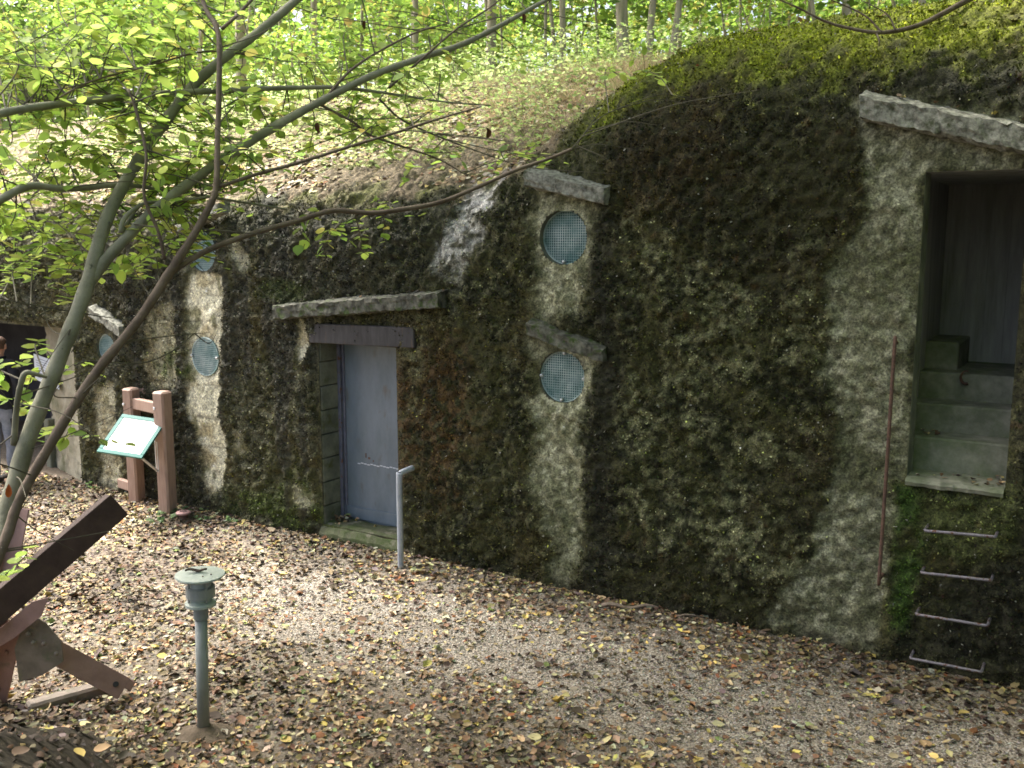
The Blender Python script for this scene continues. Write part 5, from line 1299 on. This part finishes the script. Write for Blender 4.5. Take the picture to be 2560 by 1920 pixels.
for i in range(44):
    x = -200 + 2550 * ((i * .381966 + .2) % 1.0); Y = random.uniform(14, 23)
    if x > 1300: Y = random.uniform(12, 19)
    while sn((x * K - 1280) / F * Y, Y)[1] < 4.6: Y += .25
    X = (x * K - 1280) / F * Y; b = np.array([X, Y, float(gz(X, Y)) - .05])
    t = thing('sapling', 'leafy light green sapling in the undergrowth behind the bunker', 'sapling', b, 'saplings of the undergrowth')
    h = random.uniform(1.2, 3.2)
    for j in range(3):
        e = b + np.array([random.gauss(0, .35), random.gauss(0, .3), h * random.uniform(.7, 1.15)])
        V, Fs = tube(spline([b, (b + e) / 2 + rng.normal(0, .08, 3), e], 4), np.linspace(.018, .004, 9), 6); mk('trunk', V, Fs, M['trunk'], t, smooth=True)
    o = bpy.data.objects.new('crown', random.choice(bushes)); C.objects.link(o); o.parent = t
    o.location = (0, 0, h * .8); o.rotation_euler = (0, 0, random.uniform(0, 6.28)); s_ = random.uniform(.9, 1.7); o.scale = (s_, s_, s_ * 1.1)
# far wood that reads as one mass
n = 60000
Yf = rng.uniform(25, 48, n); Xf = rng.uniform(-.85, .85, n) * Yf; Zf = gz(Xf, Yf) + rng.uniform(0, 1, n) ** 1.3 * 12
kf = fbm(Xf * .35, Zf * .35, 3, 150) > .33; Xf, Yf, Zf = Xf[kf], Yf[kf], Zf[kf]; n = len(Xf)
V, Fs = scatter(np.stack([Xf, Yf, Zf], 1), rng.normal(0, 1, (n, 3)) * [1, 1, .4], EZ + rng.normal(0, .8, (n, 3)) - [0, .5, 0], rng.uniform(.3, .7, n), QD_T, QD_F)
o = mk('distant_wood', V, Fs, M['leaf'], None, (0, 38, 6), col=np.repeat(pal(n, [(.20, .31, .06), (.27, .40, .08), (.11, .18, .045), (.38, .44, .10)], [4, 3, 2, 1]), 4, 0), kind='stuff')
tag(o, 'green mass of distant woodland foliage behind the trunks', 'woodland')

# overhanging tree at the right: trunk outside the picture, bough dipping in at the top
tX = wp(sz(2290, 500)[0] + 1.2, 2.9, 0); tb_ = np.array([tX[0], tX[1], float(roofz(np.array(sz(2290, 500)[0] + 1.2), np.array(2.9))) - .1])
ot = thing('roof_tree', 'tree at the right whose thin bare bough dips over the roof edge', 'tree', tb_)
V, Fs = tube(spline([tb_, tb_ + [.05, .1, 2.0], tb_ + [-.1, .2, 5.5]], 8), np.linspace(.14, .06, 17), 10); mk('trunk', V, Fs, M['trunk'], ot, smooth=True)
def bough(pts, r0, r1, m_='bark2', start=None):
    P3 = [at(x, y, Y) for x, y, Y in pts]
    if start is not None: P3 = [start] + P3
    Q_ = spline(P3, 7); V, Fs = tube(Q_, np.linspace(r0, r1, len(Q_)), 7); mk('bough', V, Fs, M[m_], ot, smooth=True)
bough([(2330, -140, 6.6), (2200, -60, 6.5), (2090, 0, 6.4), (2040, 27, 6.35), (1990, 52, 6.3), (1940, 66, 6.25), (1890, 70, 6.2), (1830, 60, 6.2), (1780, 45, 6.2), (1720, 15, 6.2), (1660, -10, 6.2)], .026, .004, start=tb_ + [.02, .1, 1.7])
bough([(1893, 70, 6.2), (1899, 88, 6.15), (1898, 100, 6.15)], .006, .003)
bough([(1905, 70, 6.2), (1870, 35, 6.25), (1820, 10, 6.3), (1770, -10, 6.3)], .007, .003)
bough([(1935, 66, 6.2), (1915, 30, 6.25), (1860, 0, 6.3)], .006, .003)
bough([(2160, -20, 6.5), (2170, 20, 6.5), (2165, 45, 6.5), (2150, 80, 6.4)], .008, .003)
for (dx, dy, dz, s_) in ((-.6, -1.6, 4.6, 1.3), (.9, -.6, 5.2, 1.4), (-1.8, -.3, 5.6, 1.2), (.2, -2.9, 5.0, 1.2)):  # dense crowns added above the view to cut skylight on the right
    o = bpy.data.objects.new('crown', random.choice(crowns)); C.objects.link(o); o.parent = ot; o.location = (dx, dy, dz); o.scale = (s_, s_, s_ * .8); o.rotation_euler = (0, 0, random.uniform(0, 6))

# tall trees with unseen crowns added sunward to shade the path (trunks stand behind the roof)
def spread_tree(name, label, bX, bY, r0, h, crs, group=None):
    b = np.array([bX, bY, float(gz(bX, bY)) - .1]); t = thing(name, label, 'tree', b, group)
    Q_ = spline([b, b + [.05, -.1, h * .35], b + [.0, -.3, h * .7], b + [.1, -.4, h]], 5)
    rr = np.linspace(r0, r0 * .35, len(Q_)); rr[0] *= 1.3; V, Fs = tube(Q_, rr, 10); mk('trunk', V, Fs, M['trunk'], t, smooth=True)
    for k_, (cx, cy, cz, s_) in enumerate(crs):
        c = np.array([cx, cy, cz]); i = int(len(Q_) * (.62 + .08 * (k_ % 4)))
        V, Fs = tube(spline([Q_[i], (Q_[i] + c) / 2 + [0, 0, .35], c], 5), np.linspace(r0 * .4, .012, 11), 7); mk('limb', V, Fs, M['trunk'], t, smooth=True)
        o = bpy.data.objects.new('crown', crowns[k_ % 6]); C.objects.link(o); o.parent = t; o.location = tuple(c - b); o.scale = (s_, s_, s_ * .75); o.rotation_euler = (0, 0, k_ * 1.7)
    return t
def sunward(X, Y, z): 
    k_ = z / sdir.z; return (X + sdir.x * k_, Y + sdir.y * k_, z)
spread_tree('forest_tree', 'tall pale trunk deep behind the crossing branches, with unseen crowns added to shade the path', -3.6, 13.2, .075, 7.5,
            [(*sunward(-1.6, 4.7, 8.6), 1.15), (*sunward(-.2, 5.0, 8.9), 1.2), (*sunward(1.0, 5.2, 8.4), 1.2), (*sunward(0.2, 3.8, 8.8), 1.3), (*sunward(-.9, 5.4, 9.4), 1.2), (*sunward(.6, 5.9, 9.3), 1.1)])
spread_tree('forest_tree', 'tall pale trunk behind the dry grass, with unseen crowns added to shade the path at right', -0.3, 13.6, .07, 7.5,
            [(*sunward(2.1, 5.3, 8.2), 1.2), (*sunward(3.2, 5.6, 8.6), 1.25), (*sunward(2.6, 6.2, 7.6), 1.0), (*sunward(3.9, 4.6, 8.8), 1.4), (*sunward(1.6, 4.9, 9.2), 1.3), (*sunward(3.0, 5.1, 7.8), 1.3), (*sunward(2.6, 5.8, 9.4), 1.2)])
# unseen trees added on the photographer's bank to block skylight from the right side
spread_tree('bank_shade_tree', 'tree on the bank to the right of the photographer, added unseen to block skylight', 5.2, 1.2, .16, 5.5, [(4.6, 2.6, 6.0, 1.5), (5.8, 3.4, 5.0, 1.5), (3.4, .6, 6.6, 1.5), (6.2, 1.0, 4.2, 1.5)])
spread_tree('bank_shade_tree', 'tree on the bank behind the photographer, added unseen to dim the skylight', 1.6, -3.0, .17, 6, [(1.2, -1.8, 6.2, 1.6), (3.0, -2.4, 5.4, 1.6), (-.4, -3.4, 5.8, 1.5), (2.0, -3.6, 3.8, 1.5)])
